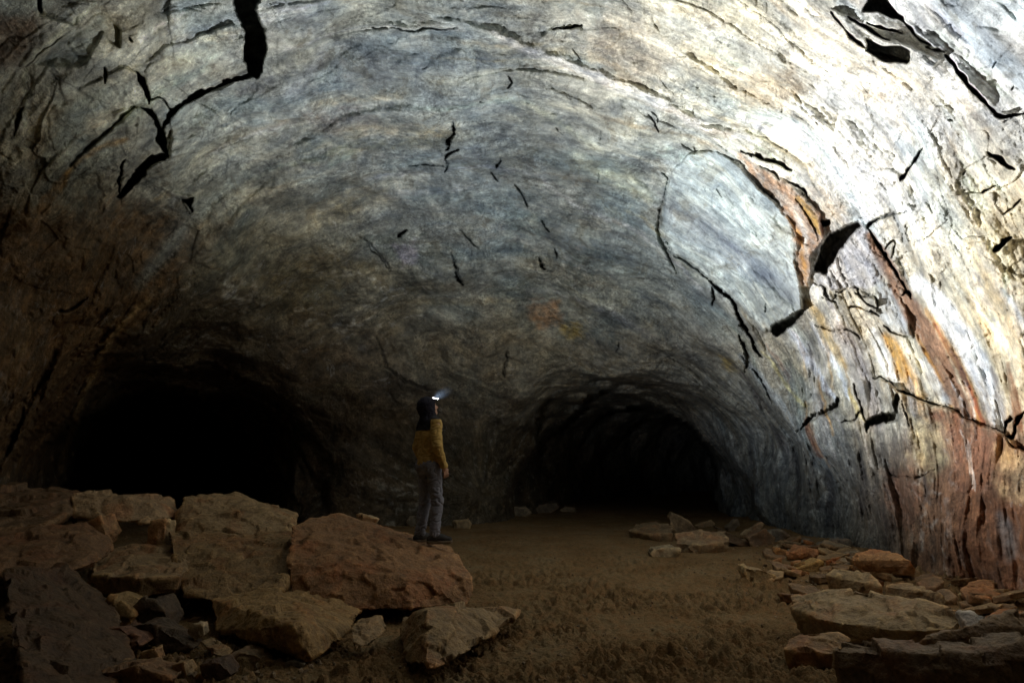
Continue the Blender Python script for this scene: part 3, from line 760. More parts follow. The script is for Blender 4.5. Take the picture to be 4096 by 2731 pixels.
c = M.ramp(n1, [(0.3, (0.185, 0.112, 0.048)), (0.5, (0.235, 0.155, 0.074)), (0.7, (0.26, 0.195, 0.108))])
c = M.mix(M.ramp(n2, [(0.45, 0.0), (0.62, 0.55)]), c, (0.21, 0.105, 0.046))
c = M.mix(1.0, c, M.ramp(n3, [(0.3, 0.55), (0.5, 1.0), (0.7, 1.4)]), "MULTIPLY")
c = M.mix(1.0, c, M.ramp(n2, [(0.3, 0.62), (0.6, 1.15)]), "MULTIPLY")
M.l(c, M.b.inputs["Base Color"])
M.l(M.bump(M.math("ADD", n2, M.math("MULTIPLY", n3, 0.5)), 0.03, 1.0), M.b.inputs["Normal"])
floor_o = link("cave_floor", floor_me, M.m)
tag(floor_o, "brown earthen cave floor of trampled clods and pits", "ground", kind="structure")
FLOOR_MAT = M.m
# lamp settings
AIM_UVY = (3850, 520, 7.9)
PEAK_A = (6.4, -0.5, -0.85); PEAK_B = (1.7, 7.7, 1.4)
LAMP_R = 0.012
PS = 0.93
ROCKF = 0.82
BEAMS = [("vault_fill", 1080, 180, 0.6, (0.45, 0.30, 0.84)), ("headlamp_spot", 2150, 118, 1.0, (3850, 640, 8.0))]  # first entry is an added wide fill aimed up at the left ceiling
MIST_D, MIST_R, MIST_L, MIST_DENS = 0.12, 0.08, 0.15, 0.0016
EXPOSURE = 0.05

# ------------------------------------------------------------------ loose rocks
def rock_material(name, rough, spec):
    M = Mat(name, rough, spec)
    oi = M.node("ShaderNodeObjectInfo"); tc = M.node("ShaderNodeNewGeometry")
    p = tc.outputs["Position"]
    n0 = M.noise(p, 2.6, 4, 0.6, 0.6); n1 = M.noise(p, 9, 5, 0.68); n2 = M.noise(p, 42, 4, 0.7); n3 = M.noise(p, 5.5, 3, 0.55)
    c = M.mix(1.0, oi.outputs["Color"], M.ramp(n1, [(0.28, 0.55), (0.5, 1.0), (0.72, 1.4)]), "MULTIPLY")
    c = M.mix(1.0, c, M.ramp(n2, [(0.28, 0.62), (0.5, 1.0), (0.72, 1.3)]), "MULTIPLY")
    c = M.mix(M.ramp(n0, [(0.5, 0.0), (0.68, 0.5)]), c, M.mix(1.0, c, (1.15, 0.62, 0.38), "MULTIPLY"))
    c = M.mix(M.ramp(n3, [(0.58, 0.0), (0.72, 0.45)]), c, M.mix(1.0, c, (1.35, 1.4, 1.45), "MULTIPLY"))
    c = M.mix(M.ramp(tc.outputs["Pointiness"], [(0.505, 0.0), (0.56, 0.75)]), c, M.mix(1.0, c, (1.75, 1.7, 1.55), "MULTIPLY"))   # pale edge highlights painted into the colour where the mesh is sharp
    M.l(c, M.b.inputs["Base Color"])
    hh = M.math("ADD", n1, M.math("MULTIPLY", n2, 0.45))
    M.l(M.bump(hh, 0.03, 0.9), M.b.inputs["Normal"])
    return M.m
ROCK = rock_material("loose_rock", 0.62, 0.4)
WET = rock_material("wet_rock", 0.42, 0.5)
LP_ = "boulders of the pile on the left"
TAN = (0.33, 0.245, 0.145); RED = (0.26, 0.135, 0.075); DARK = (0.085, 0.064, 0.046); BRN = (0.21, 0.145, 0.085)
PALE = (0.42, 0.37, 0.29); ORG = (0.35, 0.20, 0.09); YEL = (0.42, 0.30, 0.13); GRY = (0.17, 0.17, 0.165); WHT = (0.62, 0.57, 0.53)
_seed = [100]

def hull_mesh(name, pts, L, amp, seed, sharp=0):
    bm = bmesh.new()
    for p in pts: bm.verts.new(p)
    bmesh.ops.convex_hull(bm, input=bm.verts[:])
    bmesh.ops.delete(bm, geom=[v for v in bm.verts if not v.link_faces], context="VERTS")
    bmesh.ops.triangulate(bm, faces=bm.faces[:])
    for _ in range(9):
        es = [e for e in bm.edges if e.calc_length() > L]
        if not es or len(bm.verts) > 14000: break
        bmesh.ops.subdivide_edges(bm, edges=es, cuts=1)
        bmesh.ops.triangulate(bm, faces=[f for f in bm.faces if len(f.verts) > 3])
    for _ in range(sharp):
        bmesh.ops.smooth_vert(bm, verts=bm.verts[:], factor=0.5, use_axis_x=True, use_axis_y=True, use_axis_z=True)
    bm.normal_update()
    V = np.array([v.co for v in bm.verts]); Nn = np.array([v.normal for v in bm.verts])
    Fc = np.array([[v.index for v in f.verts] for f in bm.faces]) if bm.verts.index_update() is None else None
    bm.free()
    s = amp
    q = V + seed * 3.71
    fv, fh = facets(q / (s * 5.0)); gv, gh = facets(q / (s * 2.2))
    d = s * (0.36 * fbm(q / (s * 5.5), 2) + 0.75 * fv + 0.20 * fh + 0.26 * gv) + min(0.010, 0.12 * s) * fbm(q * 22, 3, .6)
    strata = np.abs(fbm(q * np.array([2.0, 2.0, 11.0]) , 2))
    d -= 0.06 * s * sstep(0.12, 0.0, strata)
    V = V + Nn * d[:, None]
    return V, Fc

def rock(label, cat, pts, t, col, mode="y", group=None, L=None, amp=None, mat=None, name="rock", shrink=0.86, back=None, rest=None):
    if rest is None: rest = mode == 'y' and group != LP_
    """pts are (u, v, y) corners of the side one sees, or (u, v, z) corners of the top of a slab"""
    _seed[0] += 1
    rs = np.random.RandomState(_seed[0])
    if mode == "y":
        A = np.array([at_y(*p) for p in pts])
        c = A.mean(0)
        B = c + (A - c) * shrink + np.array([0, t, 0]) + rs.uniform(-.06, .06, A.shape) * t
        if back is not None: B[:, 2] += back
    else:
        A = np.array([at_z(*p) for p in pts])
        c = A.mean(0)
        B = c + (A - c) * (shrink + 0.06) + np.array([0, 0.0, -t]) + rs.uniform(-.08, .08, A.shape) * t
    P_ = np.vstack([A, B])
    if rest:                                          # slide along the ground until it lies on it
        for _ in range(6):
            cx_, cy_, zm = P_[:, 0].mean(), P_[:, 1].mean(), P_[:, 2].min()
            k = (1.5 - float(floor_h(np.array(cx_), np.array(cy_))) + 0.05) / (1.5 - zm)
            if abs(k - 1) < 1e-3 or (k < 1 and _ == 0): break
            P_ = CAM + (P_ - CAM) * k
    size = np.ptp(P_, axis=0)
    s = amp if amp else (0.16 if mode == 'y' else 0.12) * float(np.sort(size)[1] * 0.5 + np.sort(size)[0] * 0.5)
    L = L or max(0.018, 0.0042 * c[1])
    base = np.array([P_[:, 0].mean(), P_[:, 1].mean(), P_[:, 2].min()])
    V, Fc = hull_mesh(name, P_ - base, L, s, _seed[0])
    me = mesh_arrays(name, V, Fc)
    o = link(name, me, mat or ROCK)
    o.location = base
    o.color = (col[0] * ROCKF * 1.12, col[1] * ROCKF * 1.0, col[2] * ROCKF * 0.85, 1)
    tag(o, label, cat, group)
    return o

def ys(pts, y):                                       # give every corner one depth
    return [(u, v, y) for u, v in pts]
def zs(pts, z):
    return [(u, v, z) for u, v in pts]

MAIN = rock("long reddish brown boulder the person stands on, pale worn right end", "boulder",
    [(1168, 2398, 6.95), (1385, 2440, 6.8), (1640, 2430, 6.8), (1868, 2418, 7.0), (1897, 2372, 7.1), (1888, 2315, 7.2), (1842, 2240, 7.45), (1800, 2192, 8.0),
     (1700, 2168, 8.2), (1560, 2112, 8.3), (1450, 2085, 8.35), (1372, 2055, 8.2), (1240, 2072, 8.0), (1165, 2112, 7.7), (1155, 2250, 7.2), (1640, 2312, 6.95), (1625, 2245, 7.3), (1470, 2130, 7.9)],
    0.55, (0.32, 0.19, 0.10), group=LP_, amp=0.042, back=-0.12)
rock("broad tan slab with a peaked back, highest of the pile", "boulder",
    [(700, 2110, 8.4), (735, 1990, 8.8), (760, 1978, 8.9), (845, 1986, 8.9), (980, 2027, 8.9), (1090, 2040, 8.8), (1163, 2066, 8.6), (1170, 2115, 8.3), (1155, 2145, 8.1), (900, 2150, 8.0), (720, 2135, 8.2)], 0.7, TAN, group=LP_, amp=0.06)
rock("wide olive brown boulder under the peaked tan slab, left of the person's boulder", "boulder",
    [(668, 2128, 7.9), (880, 2148, 8.1), (1168, 2128, 8.1), (1165, 2200, 7.7), (1145, 2330, 7.1), (1120, 2370, 6.9), (960, 2410, 6.8), (860, 2400, 6.8), (740, 2380, 6.9), (740, 2240, 7.5)], 0.7, (0.27, 0.19, 0.10), group=LP_, amp=0.065)
rock("boulder with dark left and ochre right faces below the person's boulder", "boulder",
    [(850, 2400, 6.7), (1000, 2385, 6.7), (1160, 2412, 6.5), (1230, 2420, 6.6), (1172, 2500, 5.45), (1310, 2432, 6.6), (1427, 2472, 6.4), (1412, 2515, 6.1), (1290, 2612, 5.6), (1230, 2642, 5.5), (1158, 2592, 5.5), (1000, 2570, 5.9), (860, 2520, 6.2)], 0.5, (0.33, 0.23, 0.11), group=LP_, amp=0.055)
rock("small tan block leaning on the right of the ochre faced boulder", "rock",
    [(1405, 2512, 5.85), (1488, 2472, 6.0), (1514, 2480, 6.0), (1535, 2530, 5.9), (1422, 2606, 5.55), (1412, 2575, 5.6)], 0.22, TAN, group=LP_)
rock("triangular boulder with a dark left end and a long pointed tan right side", "boulder",
    [(1708, 2438, 5.75), (1860, 2448, 6.2), (2085, 2436, 6.7), (2055, 2474, 6.4), (1960, 2540, 5.9), (1880, 2572, 5.7), (1812, 2642, 5.3), (1722, 2672, 5.15), (1704, 2640, 5.2), (1602, 2478, 6.3), (1606, 2560, 5.95), (1622, 2650, 5.5)], 0.30, (0.30, 0.225, 0.13), group=LP_, amp=0.06, shrink=0.7)
rock("light brown bridging rock lying over a dark hollow at the back of the pile", "boulder",
    [(280, 1980, 8.3), (330, 1970, 8.4), (400, 1996, 8.4), (475, 1990, 8.4), (560, 2012, 8.4), (600, 2004, 8.4), (640, 2048, 8.3), (645, 2082, 8.2), (590, 2092, 8.1), (410, 2088, 8.1), (300, 2062, 8.1)], 0.6, (0.38, 0.28, 0.18), group=LP_, amp=0.06)
rock("narrow upright tan block closing the right side of the dark hollow", "rock", ys([(600, 2082), (662, 2078), (656, 2205), (640, 2215), (585, 2205)], 7.9), 0.3, (0.40, 0.32, 0.20), group=LP_)
rock("rusty upright stone closing the left side of the dark hollow", "rock", ys([(350, 2085), (398, 2062), (422, 2130), (412, 2172), (372, 2160), (340, 2120)], 7.8), 0.3, (0.36, 0.23, 0.13), group=LP_)
rock("big flat dark brown rock behind the one with a pale ragged rim", "boulder",
    [(-260, 1940, 8.2), (20, 1962, 8.6), (262, 1980, 8.4), (260, 2060, 7.9), (180, 2110, 7.6), (-260, 2150, 7.2)], 0.7, (0.17, 0.115, 0.07), group=LP_, amp=0.10)
rock("dark rock with a pale ragged rim over a black gap, left edge", "boulder",
    [(-200, 2130, 7.3), (190, 2122, 7.5), (345, 2092, 7.7), (365, 2190, 7.2), (358, 2258, 6.9), (285, 2266, 6.8), (255, 2292, 6.7), (150, 2275, 6.6), (-200, 2290, 6.4)], 0.5, (0.21, 0.13, 0.075), group=LP_, amp=0.06)
rock("boulder with flat tan top and dark white streaked front, mid pile", "boulder",
    [(380, 2235, 7.4), (440, 2200, 7.7), (560, 2178, 7.9), (738, 2216, 7.7), (746, 2300, 7.3), (720, 2306, 6.95), (560, 2312, 6.75), (372, 2302, 6.85), (700, 2372, 7.0), (560, 2392, 6.85), (380, 2365, 6.9), (356, 2330, 7.0)], 0.5, (0.29, 0.215, 0.13), group=LP_, amp=0.06)
rock("large tilted dark slab rising from the bottom left corner", "boulder",
    [(15, 2290, 5.7), (110, 2318, 5.9), (240, 2408, 5.9), (318, 2470, 5.8), (345, 2600, 5.2), (390, 2800, 4.6), (120, 2800, 4.3), (50, 2600, 4.8), (35, 2450, 5.2)], 0.5, (0.10, 0.068, 0.042), group=LP_, amp=0.08)
for lab, pts, y, t, col in [
    ("yellowish brown block standing between the dark tilted slab and the streaked boulder", [(380, 2515), (392, 2470), (440, 2388), (482, 2400), (530, 2452), (515, 2532)], 6.2, .3, (.30, .22, .11)),
    ("dark grey stone wedged under the wide olive brown boulder", [(530, 2440), (570, 2398), (620, 2400), (665, 2460), (692, 2525), (620, 2532), (552, 2482)], 6.3, .3, DARK),
    ("dark reddish slab lying right of the large tilted dark slab", [(340, 2562), (346, 2530), (480, 2508), (565, 2582), (500, 2632), (430, 2626)], 5.6, .3, (.17, .10, .07)),
    ("small light tan three cornered stone in the lower left rubble", [(560, 2612), (618, 2590), (642, 2642), (600, 2668), (570, 2652)], 5.3, .12, TAN),
    ("small rounded buff stone above the stick shaped one", [(748, 2532), (768, 2493), (810, 2495), (816, 2540), (780, 2563)], 5.9, .12, PALE),
    ("pale wedge shaped stone left of the stick shaped one", [(700, 2632), (726, 2580), (772, 2600), (742, 2626)], 5.45, .1, TAN),
    ("flat pale stone lying below the ochre faced boulder", [(898, 2632), (960, 2610), (1022, 2620), (1072, 2652), (1000, 2674), (930, 2664)], 5.25, .2, (.36, .29, .21)),
    ("upright tan stone at the bottom edge, left of the rounded ochre stone", [(675, 2722), (690, 2660), (732, 2650), (748, 2700), (730, 2740)], 4.9, .15, TAN),
    ("rounded ochre stone at the bottom edge", [(745, 2740), (790, 2694), (830, 2708), (834, 2745)], 4.75, .15, YEL),
    ("long dark slab sloping down through the lower left rubble", [(520, 2505), (600, 2488), (772, 2592), (700, 2634), (600, 2572)], 5.8, .25, DARK),
    ("brown flat slab along the bottom edge, right of the large tilted slab", [(390, 2690), (560, 2668), (692, 2722), (500, 2780), (370, 2780)], 4.85, .3, BRN),
    ("dark stone at the bottom edge, between the ochre stone and the flat pale one", [(800, 2660), (880, 2650), (930, 2700), (840, 2760)], 4.9, .2, DARK),
    ("grey pebble sized stone under the front corner of the ochre faced boulder", [(1140, 2652), (1180, 2640), (1218, 2656), (1204, 2684), (1140, 2692)], 5.1, .12, GRY),
    ("little tan stone at the foot of the dark grey wedged stone", [(655, 2420), (672, 2405), (690, 2420), (684, 2445), (660, 2440)], 6.6, .1, TAN),
    ("pale flat stone lying on the back of the person's boulder", [(1424, 2056), (1446, 2054), (1510, 2078), (1502, 2100), (1482, 2106), (1430, 2086)], 8.75, .2, (.38, .30, .20)),
    ("rounded grey brown rock on the floor behind the person's boulder", [(1515, 2090), (1530, 2052), (1560, 2038), (1592, 2056), (1594, 2086), (1560, 2106)], 10.2, .4, (.15, .12, .09)),
    ("dim grey stone just left of the person's legs", [(1625, 2092), (1640, 2066), (1672, 2062), (1696, 2094), (1660, 2112)], 10.6, .3, (.15, .14, .12)),
    ("oblong tan block on the floor right of the person", [(1810, 2086), (1868, 2077), (1884, 2092), (1882, 2112), (1860, 2117), (1813, 2117)], 10.7, .3, (.32, .27, .19)),
    ("low wide stone at the foot of the rock between the passages", [(1960, 2066), (2040, 2026), (2104, 2030), (2125, 2050), (2090, 2070)], 15.2, .6, (.22, .20, .17)),
    ("tilted grey stone at the left corner of the right passage", [(2110, 2052), (2160, 2020), (2225, 2005), (2240, 2030), (2200, 2055)], 15.0, .6, (.2, .18, .16)),
    ("small grey stone on the floor at the mouth of the right passage", [(2240, 2040), (2262, 2028), (2300, 2032), (2304, 2046), (2260, 2050)], 14.6, .3, (.24, .22, .19)),
]:
    rock(lab, "rock", ys(pts, y), t, col, group=LP_ if pts[0][0] < 1400 else None, rest=pts[0][1] > 2600 or pts[0][0] > 1500)
rock("thin stick shaped tan stone lying aslant in the lower left rubble", "rock", [(800, 2566, 5.75), (822, 2554, 5.8), (922, 2608, 5.5), (906, 2630, 5.4), (850, 2612, 5.5)], 0.07, TAN, group=LP_)

RP_ = "slabs and stones of the pile by the right wall"
def rr_(label, pts, y, t, col, cat="rock", **k): return rock(label, cat, ys(pts, y), t, col, group=RP_, **k)
def rz_(label, pts, t, col, cat="slab", **k): return rock(label, cat, pts, t, col, mode="z", group=RP_, **k)
rr_("tan slab standing up like a fin at the far end of the right pile", [(2670, 2062), (2682, 2044), (2722, 2064), (2762, 2090), (2797, 2126), (2702, 2136)], 12.4, .16, (.32, .26, .19), "slab")
rz_("tan block lying in front of the upright fin slab", [(2698, 2132, .24), (2800, 2124, .27), (2905, 2122, .24), (2908, 2166, .12), (2800, 2180, .10), (2702, 2172, .10)], .16, (.30, .24, .165))
rr_("light slab leaning on the right side of the fin slab", [(2780, 2102), (2845, 2078), (2862, 2094), (2856, 2114), (2800, 2114)], 12.6, .14, (.36, .29, .2), "slab")
rz_("flat grey brown slab left of the fin slab", [(2512, 2122, .06), (2562, 2094, .14), (2620, 2084, .18), (2692, 2100, .18), (2692, 2130, .1), (2600, 2138, .05)], .15, (.24, .19, .13))
rr_("dark splinter of rock pointing right at the far end of the right pile", [(2852, 2098), (2960, 2150), (3032, 2190), (3000, 2197), (2905, 2166)], 12.3, .25, (.18, .14, .1))
rr_("pointed dim stone standing behind the dark splinter", [(2900, 2112), (2952, 2072), (2962, 2096), (2932, 2132)], 13.0, .2, (.15, .13, .11))
rr_("thin leaning slab with a lit upper edge, right of the dark splinter", [(2962, 2142), (3045, 2086), (3058, 2094), (3052, 2108), (2985, 2150)], 12.4, .12, (.34, .29, .22), "slab")
rr_("broad dim brown slab under the thin leaning one", [(2990, 2152), (3060, 2112), (3102, 2150), (3097, 2188), (3010, 2194)], 12.0, .3, (.18, .13, .09), "slab")
rr_("yellow grey stone with a purple side alone on the open floor", [(2600, 2216), (2616, 2195), (2702, 2187), (2720, 2196), (2716, 2222), (2680, 2241), (2620, 2237)], 10.6, .3, (.34, .30, .22))
rr_("buff block with a dark left face on the floor, nearest the clods", [(2976, 2292), (2986, 2271), (3060, 2280), (3106, 2300), (3112, 2336), (3075, 2349), (3010, 2340), (2986, 2326)], 9.0, .3, (.37, .29, .17))
rr_("small bright orange stone left of the orange brown flat one", [(3098, 2206), (3110, 2194), (3160, 2206), (3152, 2238), (3105, 2224)], 10.8, .2, ORG)
rr_("orange brown flat stone above the yellow rounded one", [(3168, 2212), (3210, 2189), (3262, 2196), (3322, 2246), (3240, 2252)], 10.6, .35, (.36, .19, .10))
rr_("yellow rounded stone with a flat top, left of the slab with a dark underside", [(3183, 2276), (3240, 2262), (3280, 2240), (3300, 2254), (3300, 2290), (3262, 2302)], 9.8, .25, YEL)
rz_("wide orange slab with a bright rusty right end, against the wall", [(3405, 2240, .30), (3420, 2210, .38), (3500, 2196, .42), (3590, 2212, .42), (3642, 2240, .38), (3668, 2275, .28), (3600, 2270, .26), (3540, 2262, .25), (3450, 2256, .25)], .07, ORG, amp=0.028)
rr_("rounded grey stone behind the wide orange slab", [(3478, 2192), (3530, 2164), (3592, 2170), (3624, 2190), (3602, 2212), (3500, 2210)], 11.2, .3, (.22, .20, .17))
rz_("tan slab with a dark hollow underside, below the wide orange slab", [(3300, 2300, .22), (3340, 2276, .28), (3480, 2284, .30), (3528, 2346, .18), (3440, 2332, .18), (3380, 2312, .18)], .14, (.32, .25, .15))
rr_("three sided tan stone standing right of the hollow slab", [(3482, 2282), (3510, 2270), (3552, 2300), (3566, 2332), (3530, 2337), (3500, 2316)], 9.2, .2, (.32, .23, .12))
rz_("long tan slab above the right end of the largest slab", [(3545, 2345, .28), (3570, 2329, .30), (3680, 2340, .32), (3762, 2370, .30), (3792, 2402, .24), (3690, 2392, .22), (3600, 2366, .24)], .10, (.31, .23, .13))
rr_("brown boulder between the long tan slab and the wall", [(3690, 2332), (3750, 2308), (3852, 2318), (3884, 2372), (3820, 2404), (3760, 2384)], 8.7, .4, (.20, .14, .09), "boulder")
rr_("brown wedge shaped stone left of the pale flat stone", [(3868, 2372), (3900, 2338), (3962, 2370), (3984, 2406), (3920, 2418)], 8.3, .3, (.23, .17, .11))
rr_("dark grey rounded boulder at the right edge under the rusty wall", [(3962, 2362), (4000, 2304), (4060, 2298), (4150, 2326), (4170, 2392), (3990, 2398)], 8.7, .5, (.20, .20, .20), "boulder")
rr_("pale pinkish flat stone at the right edge", [(3985, 2402), (4010, 2386), (4100, 2389), (4170, 2410), (4066, 2457), (4036, 2448)], 7.7, .4, WHT)
rz_("largest tan slab, broad lit top with a wet patch and a dark front", [(3165, 2384, .26), (3320, 2360, .34), (3480, 2368, .36), (3640, 2393, .36), (3830, 2438, .34), (3862, 2470, .30), (3800, 2516, .24), (3700, 2522, .22), (3570, 2520, .2), (3500, 2490, .21), (3330, 2484, .21), (3250, 2466, .2), (3170, 2434, .2)], .22, (.33, .255, .15), "slab", amp=0.05)
rr_("upright tan slab with a dark left face, right of the largest slab", [(3838, 2372), (3896, 2374), (3932, 2420), (3992, 2465), (4022, 2492), (3900, 2486), (3856, 2446)], 7.7, .12, (.31, .25, .15), "slab", amp=0.03)
rz_("small wet white glinting slab against the upright tan slab", [(3820, 2446, .42), (3880, 2438, .44), (3942, 2464, .42), (3952, 2496, .36), (3880, 2513, .34), (3840, 2480, .36)], .07, (.42, .42, .43), "slab", mat=WET)
rz_("rough brown slab on the clods in front of the largest slab", [(3138, 2600, .10), (3160, 2550, .14), (3212, 2530, .17), (3350, 2524, .2), (3404, 2556, .15), (3340, 2613, .1), (3250, 2612, .09)], .12, (.28, .19, .10))
rr_("rough tan block wedged between the largest slab and the dark front slab", [(3578, 2542), (3640, 2514), (3692, 2511), (3722, 2530), (3690, 2562), (3625, 2590)], 6.1, .28, (.33, .25, .15))
rz_("broad brown slab reaching the right edge behind the dark front slab", [(3690, 2560, .40), (3760, 2524, .44), (3900, 2498, .48), (4180, 2426, .55), (4240, 2520, .45), (4000, 2562, .38), (3800, 2612, .32), (3680, 2592, .34)], .22, (.21, .15, .09))
rz_("long slab nearest the camera with a lit top edge and a black front", [(3340, 2602, .30), (3380, 2563, .34), (3480, 2564, .36), (3560, 2590, .36), (3700, 2618, .36), (3900, 2608, .40), (4200, 2558, .46), (4360, 2600, .42), (4150, 2628, .38), (3950, 2646, .36), (3750, 2642, .30), (3660, 2657, .28), (3560, 2622, .30), (3480, 2627, .27)], .5, (.20, .15, .10), "slab", amp=0.06, shrink=0.9)
# many alike dim stones along the foot of the wall
rs = np.random.RandomState(5)
for k_ in range(34):
    u = rs.uniform(3080, 4000); v = 2150 + 0.16 * (u - 3080) + rs.uniform(-8, 70)
    w = rs.uniform(16, 52); h = w * rs.uniform(.4, .75); g = at_z(u, v, 0.05)[1]
    n_ = 6
    pts = [(u + w * math.cos(a) * rs.uniform(.8, 1.15), v - h * 0.5 + h * math.sin(a) * rs.uniform(.75, 1.1), g) for a in np.linspace(0, 2 * PI, n_, endpoint=False)]
    c_ = [BRN, GRY, (.2, .15, .1), (.15, .13, .11)][rs.randint(4)]
    rock("dim brown or grey stone lying loose along the foot of the right wall", "stone", pts, w / 2731 * g * 1.5, c_, group="loose stones along the foot of the right wall")
for k_ in range(16):
    u = rs.uniform(360, 1150); v = rs.uniform(2420, 2725)
    w = rs.uniform(14, 34); h = w * rs.uniform(.5, .8); g = at_z(u, v, 0.12)[1]
    pts = [(u + w * math.cos(a) * rs.uniform(.8, 1.15), v + h * math.sin(a) * rs.uniform(.75, 1.1), g) for a in np.linspace(0, 2 * PI, 6, endpoint=False)]
    rock("fist sized dark stone filling a gap of the left pile", "stone", pts, w / 2731 * g * 1.5, [DARK, BRN, (.16, .12, .08)][rs.randint(3)], group="fist sized stones in the gaps of the left pile")

rs = np.random.RandomState(21)
n_made = 0
while n_made < 100:                                    # broken flat pieces that fill the bank between the named slabs
    y = rs.uniform(6.3, 12.5); x = rs.uniform(2.3, 5.2); 
    u = 2048 + F * x / y
    if u < 3040 or u > 4200 or x < 2.2 + 0.12 * (y - 6) + rs.rand() * .8: continue
    r = rs.uniform(.07, .24); z = float(floor_h(np.array(x), np.array(y))) + rs.uniform(.04, .13)
    v = 1365.5 - F * math.tan(math.atan2(z - 1.5, y) - PITCH)
    tx, ty = rs.uniform(-.35, .35, 2)
    pts = []
    for a in np.linspace(0, 2 * PI, rs.randint(5, 8), endpoint=False) + rs.rand():
        dx, dy = r * math.cos(a) * rs.uniform(.7, 1.2), r * rs.uniform(.5, .9) * math.sin(a)
        w3 = np.array([x + dx, y + dy, z + tx * dx + ty * dy]) - CAM
        zc_ = w3 @ FWD
        pts.append((2048 + F * w3[0] / zc_, 1365.5 - F * (w3 @ UP) / zc_, z + tx * dx + ty * dy))
    rock("flat angular fragment among the many that fill the rubble bank by the right wall", "stone", pts, rs.uniform(.04, .10),
         [TAN, BRN, (.27, .20, .12), (.24, .17, .11), (.33, .18, .09), (.30, .26, .20)][rs.randint(6)], mode="z", group="flat fragments of the rubble bank")
    n_made += 1

# gravel and clods nobody could count
def gravel():
    ico = bmesh.new(); bmesh.ops.create_icosphere(ico, subdivisions=1, radius=1.0)
    bv = np.array([v.co for v in ico.verts]); bf = np.array([[v.index for v in f.verts] for f in ico.faces]); ico.free()
    rs = np.random.RandomState(9); n = 3600
    Vs, Fs = [], []
    for k in range(n):
        y = 4.3 + 9.5 * rs.rand() ** 1.7
        x = rs.uniform(-0.72, 0.80) * y * 0.98
        nearwall = rs.rand()
        if x > 3.2 or x < -1.5: r = rs.uniform(.010, .036)
        else: r = rs.uniform(.006, .020) * (1.4 if rs.rand() < .05 else 1)
        if x < -0.4 and y > 8 and rs.rand() < .7: continue
        if -1.5 < x < 2.6 and rs.rand() < .7: continue
        z = float(floor_h(np.array(x), np.array(y)))
        Q = np.linalg.qr(rs.normal(size=(3, 3)))[0]
        v = bv * (1 + rs.uniform(-.28, .28, (len(bv), 1))) * np.array([1, rs.uniform(.6, 1), rs.uniform(.4, .8)])
        Vs.append(v @ Q * r + np.array([x, y, z + r * .1])); Fs.append(bf + k_off[0]); k_off[0] += len(bv)
    return np.vstack(Vs), np.vstack(Fs)
k_off = [0]
gv_, gf_ = gravel()
gme = mesh_arrays("gravel", gv_, gf_, False)
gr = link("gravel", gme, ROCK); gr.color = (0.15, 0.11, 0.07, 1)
tag(gr, "brown gravel and crumbs of rock strewn over the cave floor", "gravel", kind="stuff")

# ------------------------------------------------------------------ the person
class Field:
    def __init__(s, lo, hi, h):
        s.lo = np.array(lo, float); s.h = h
        s.n = np.ceil((np.array(hi) - s.lo) / h).astype(int) + 1
        s.f = np.full(s.n, 0.12, f32)
    def box(s, lo, hi, pad):
        a = np.clip(np.floor((np.array(lo) - pad - s.lo) / s.h).astype(int), 0, s.n)
        b = np.clip(np.ceil((np.array(hi) + pad - s.lo) / s.h).astype(int) + 1, 0, s.n)
        sl = tuple(slice(i, j) for i, j in zip(a, b))
        g = np.stack(np.meshgrid(*[s.lo[k] + s.h * np.arange(a[k], b[k]) for k in range(3)], indexing="ij"), -1).astype(f32)
        return sl, g
    def put(s, sl, d, k, cut=False):
        o = s.f[sl]
        if cut:
            s.f[sl] = -smin(-o, d, k); return
        s.f[sl] = smin(o, d, k) if k > 0 else np.minimum(o, d)
    def cap(s, a, b, ra, rb, k=0.03):
        a = np.array(a, float); b = np.array(b, float); r = max(ra, rb)
        sl, g = s.box(np.minimum(a, b) - r, np.maximum(a, b) + r, 0.06)
        e = b - a; t = np.clip(((g - a) @ e) / (e @ e + 1e-9), 0, 1)
        s.put(sl, np.linalg.norm(g - a - t[..., None] * e, axis=-1) - (ra + (rb - ra) * t), k)
    def ell(s, c, r, k=0.03, R=None, cut=False):
        c = np.array(c, float); r = np.array(r, float)
        sl, g = s.box(c - r.max(), c + r.max(), 0.06)
        q = g - c
        if R is not None: q = q @ R
        k0 = np.linalg.norm(q / r, axis=-1); k1 = np.linalg.norm(q / (r * r), axis=-1) + 1e-6
        s.put(sl, k0 * (k0 - 1) / k1, k, cut)
    def mesh(s, fold=None):
        g = openvdb.FloatGrid(); g.background = 0.12
        g.copyFromArray(s.f)
        v, q = g.convertToQuads(isovalue=0.0)
        v = np.asarray(v) * s.h + s.lo
        q = np.asarray(q)
        e = s.h
        if fold is not None:
            fi = (v - s.lo) / s.h; i = np.clip(fi.astype(int), 1, s.n - 3)
            G3 = np.stack([s.f[i[:, 0] + (k == 0), i[:, 1] + (k == 1), i[:, 2] + (k == 2)] - s.f[i[:, 0] - (k == 0), i[:, 1] - (k == 1), i[:, 2] - (k == 2)] for k in range(3)], -1)
            G3 /= np.linalg.norm(G3, axis=1, keepdims=True) + 1e-9
            v = v + G3 * fold(v)[:, None]
        return v, q[:, ::-1]

def rotz(a): c, s = math.cos(a), math.sin(a); return np.array([[c, -s, 0], [s, c, 0], [0, 0, 1.0]])
def roty_up(a): c, s = math.cos(a), math.sin(a); return np.array([[c, 0, -s], [0, 1, 0], [s, 0, c]])
BODY_YAW = math.radians(34)
HEAD = rotz(math.radians(-8)) @ roty_up(math.radians(17))      # head turned to its right and lifted
NECK = np.array([-0.005, 0, 1.485])
def hp(x, y, z): return NECK + HEAD @ np.array([x, y, z])

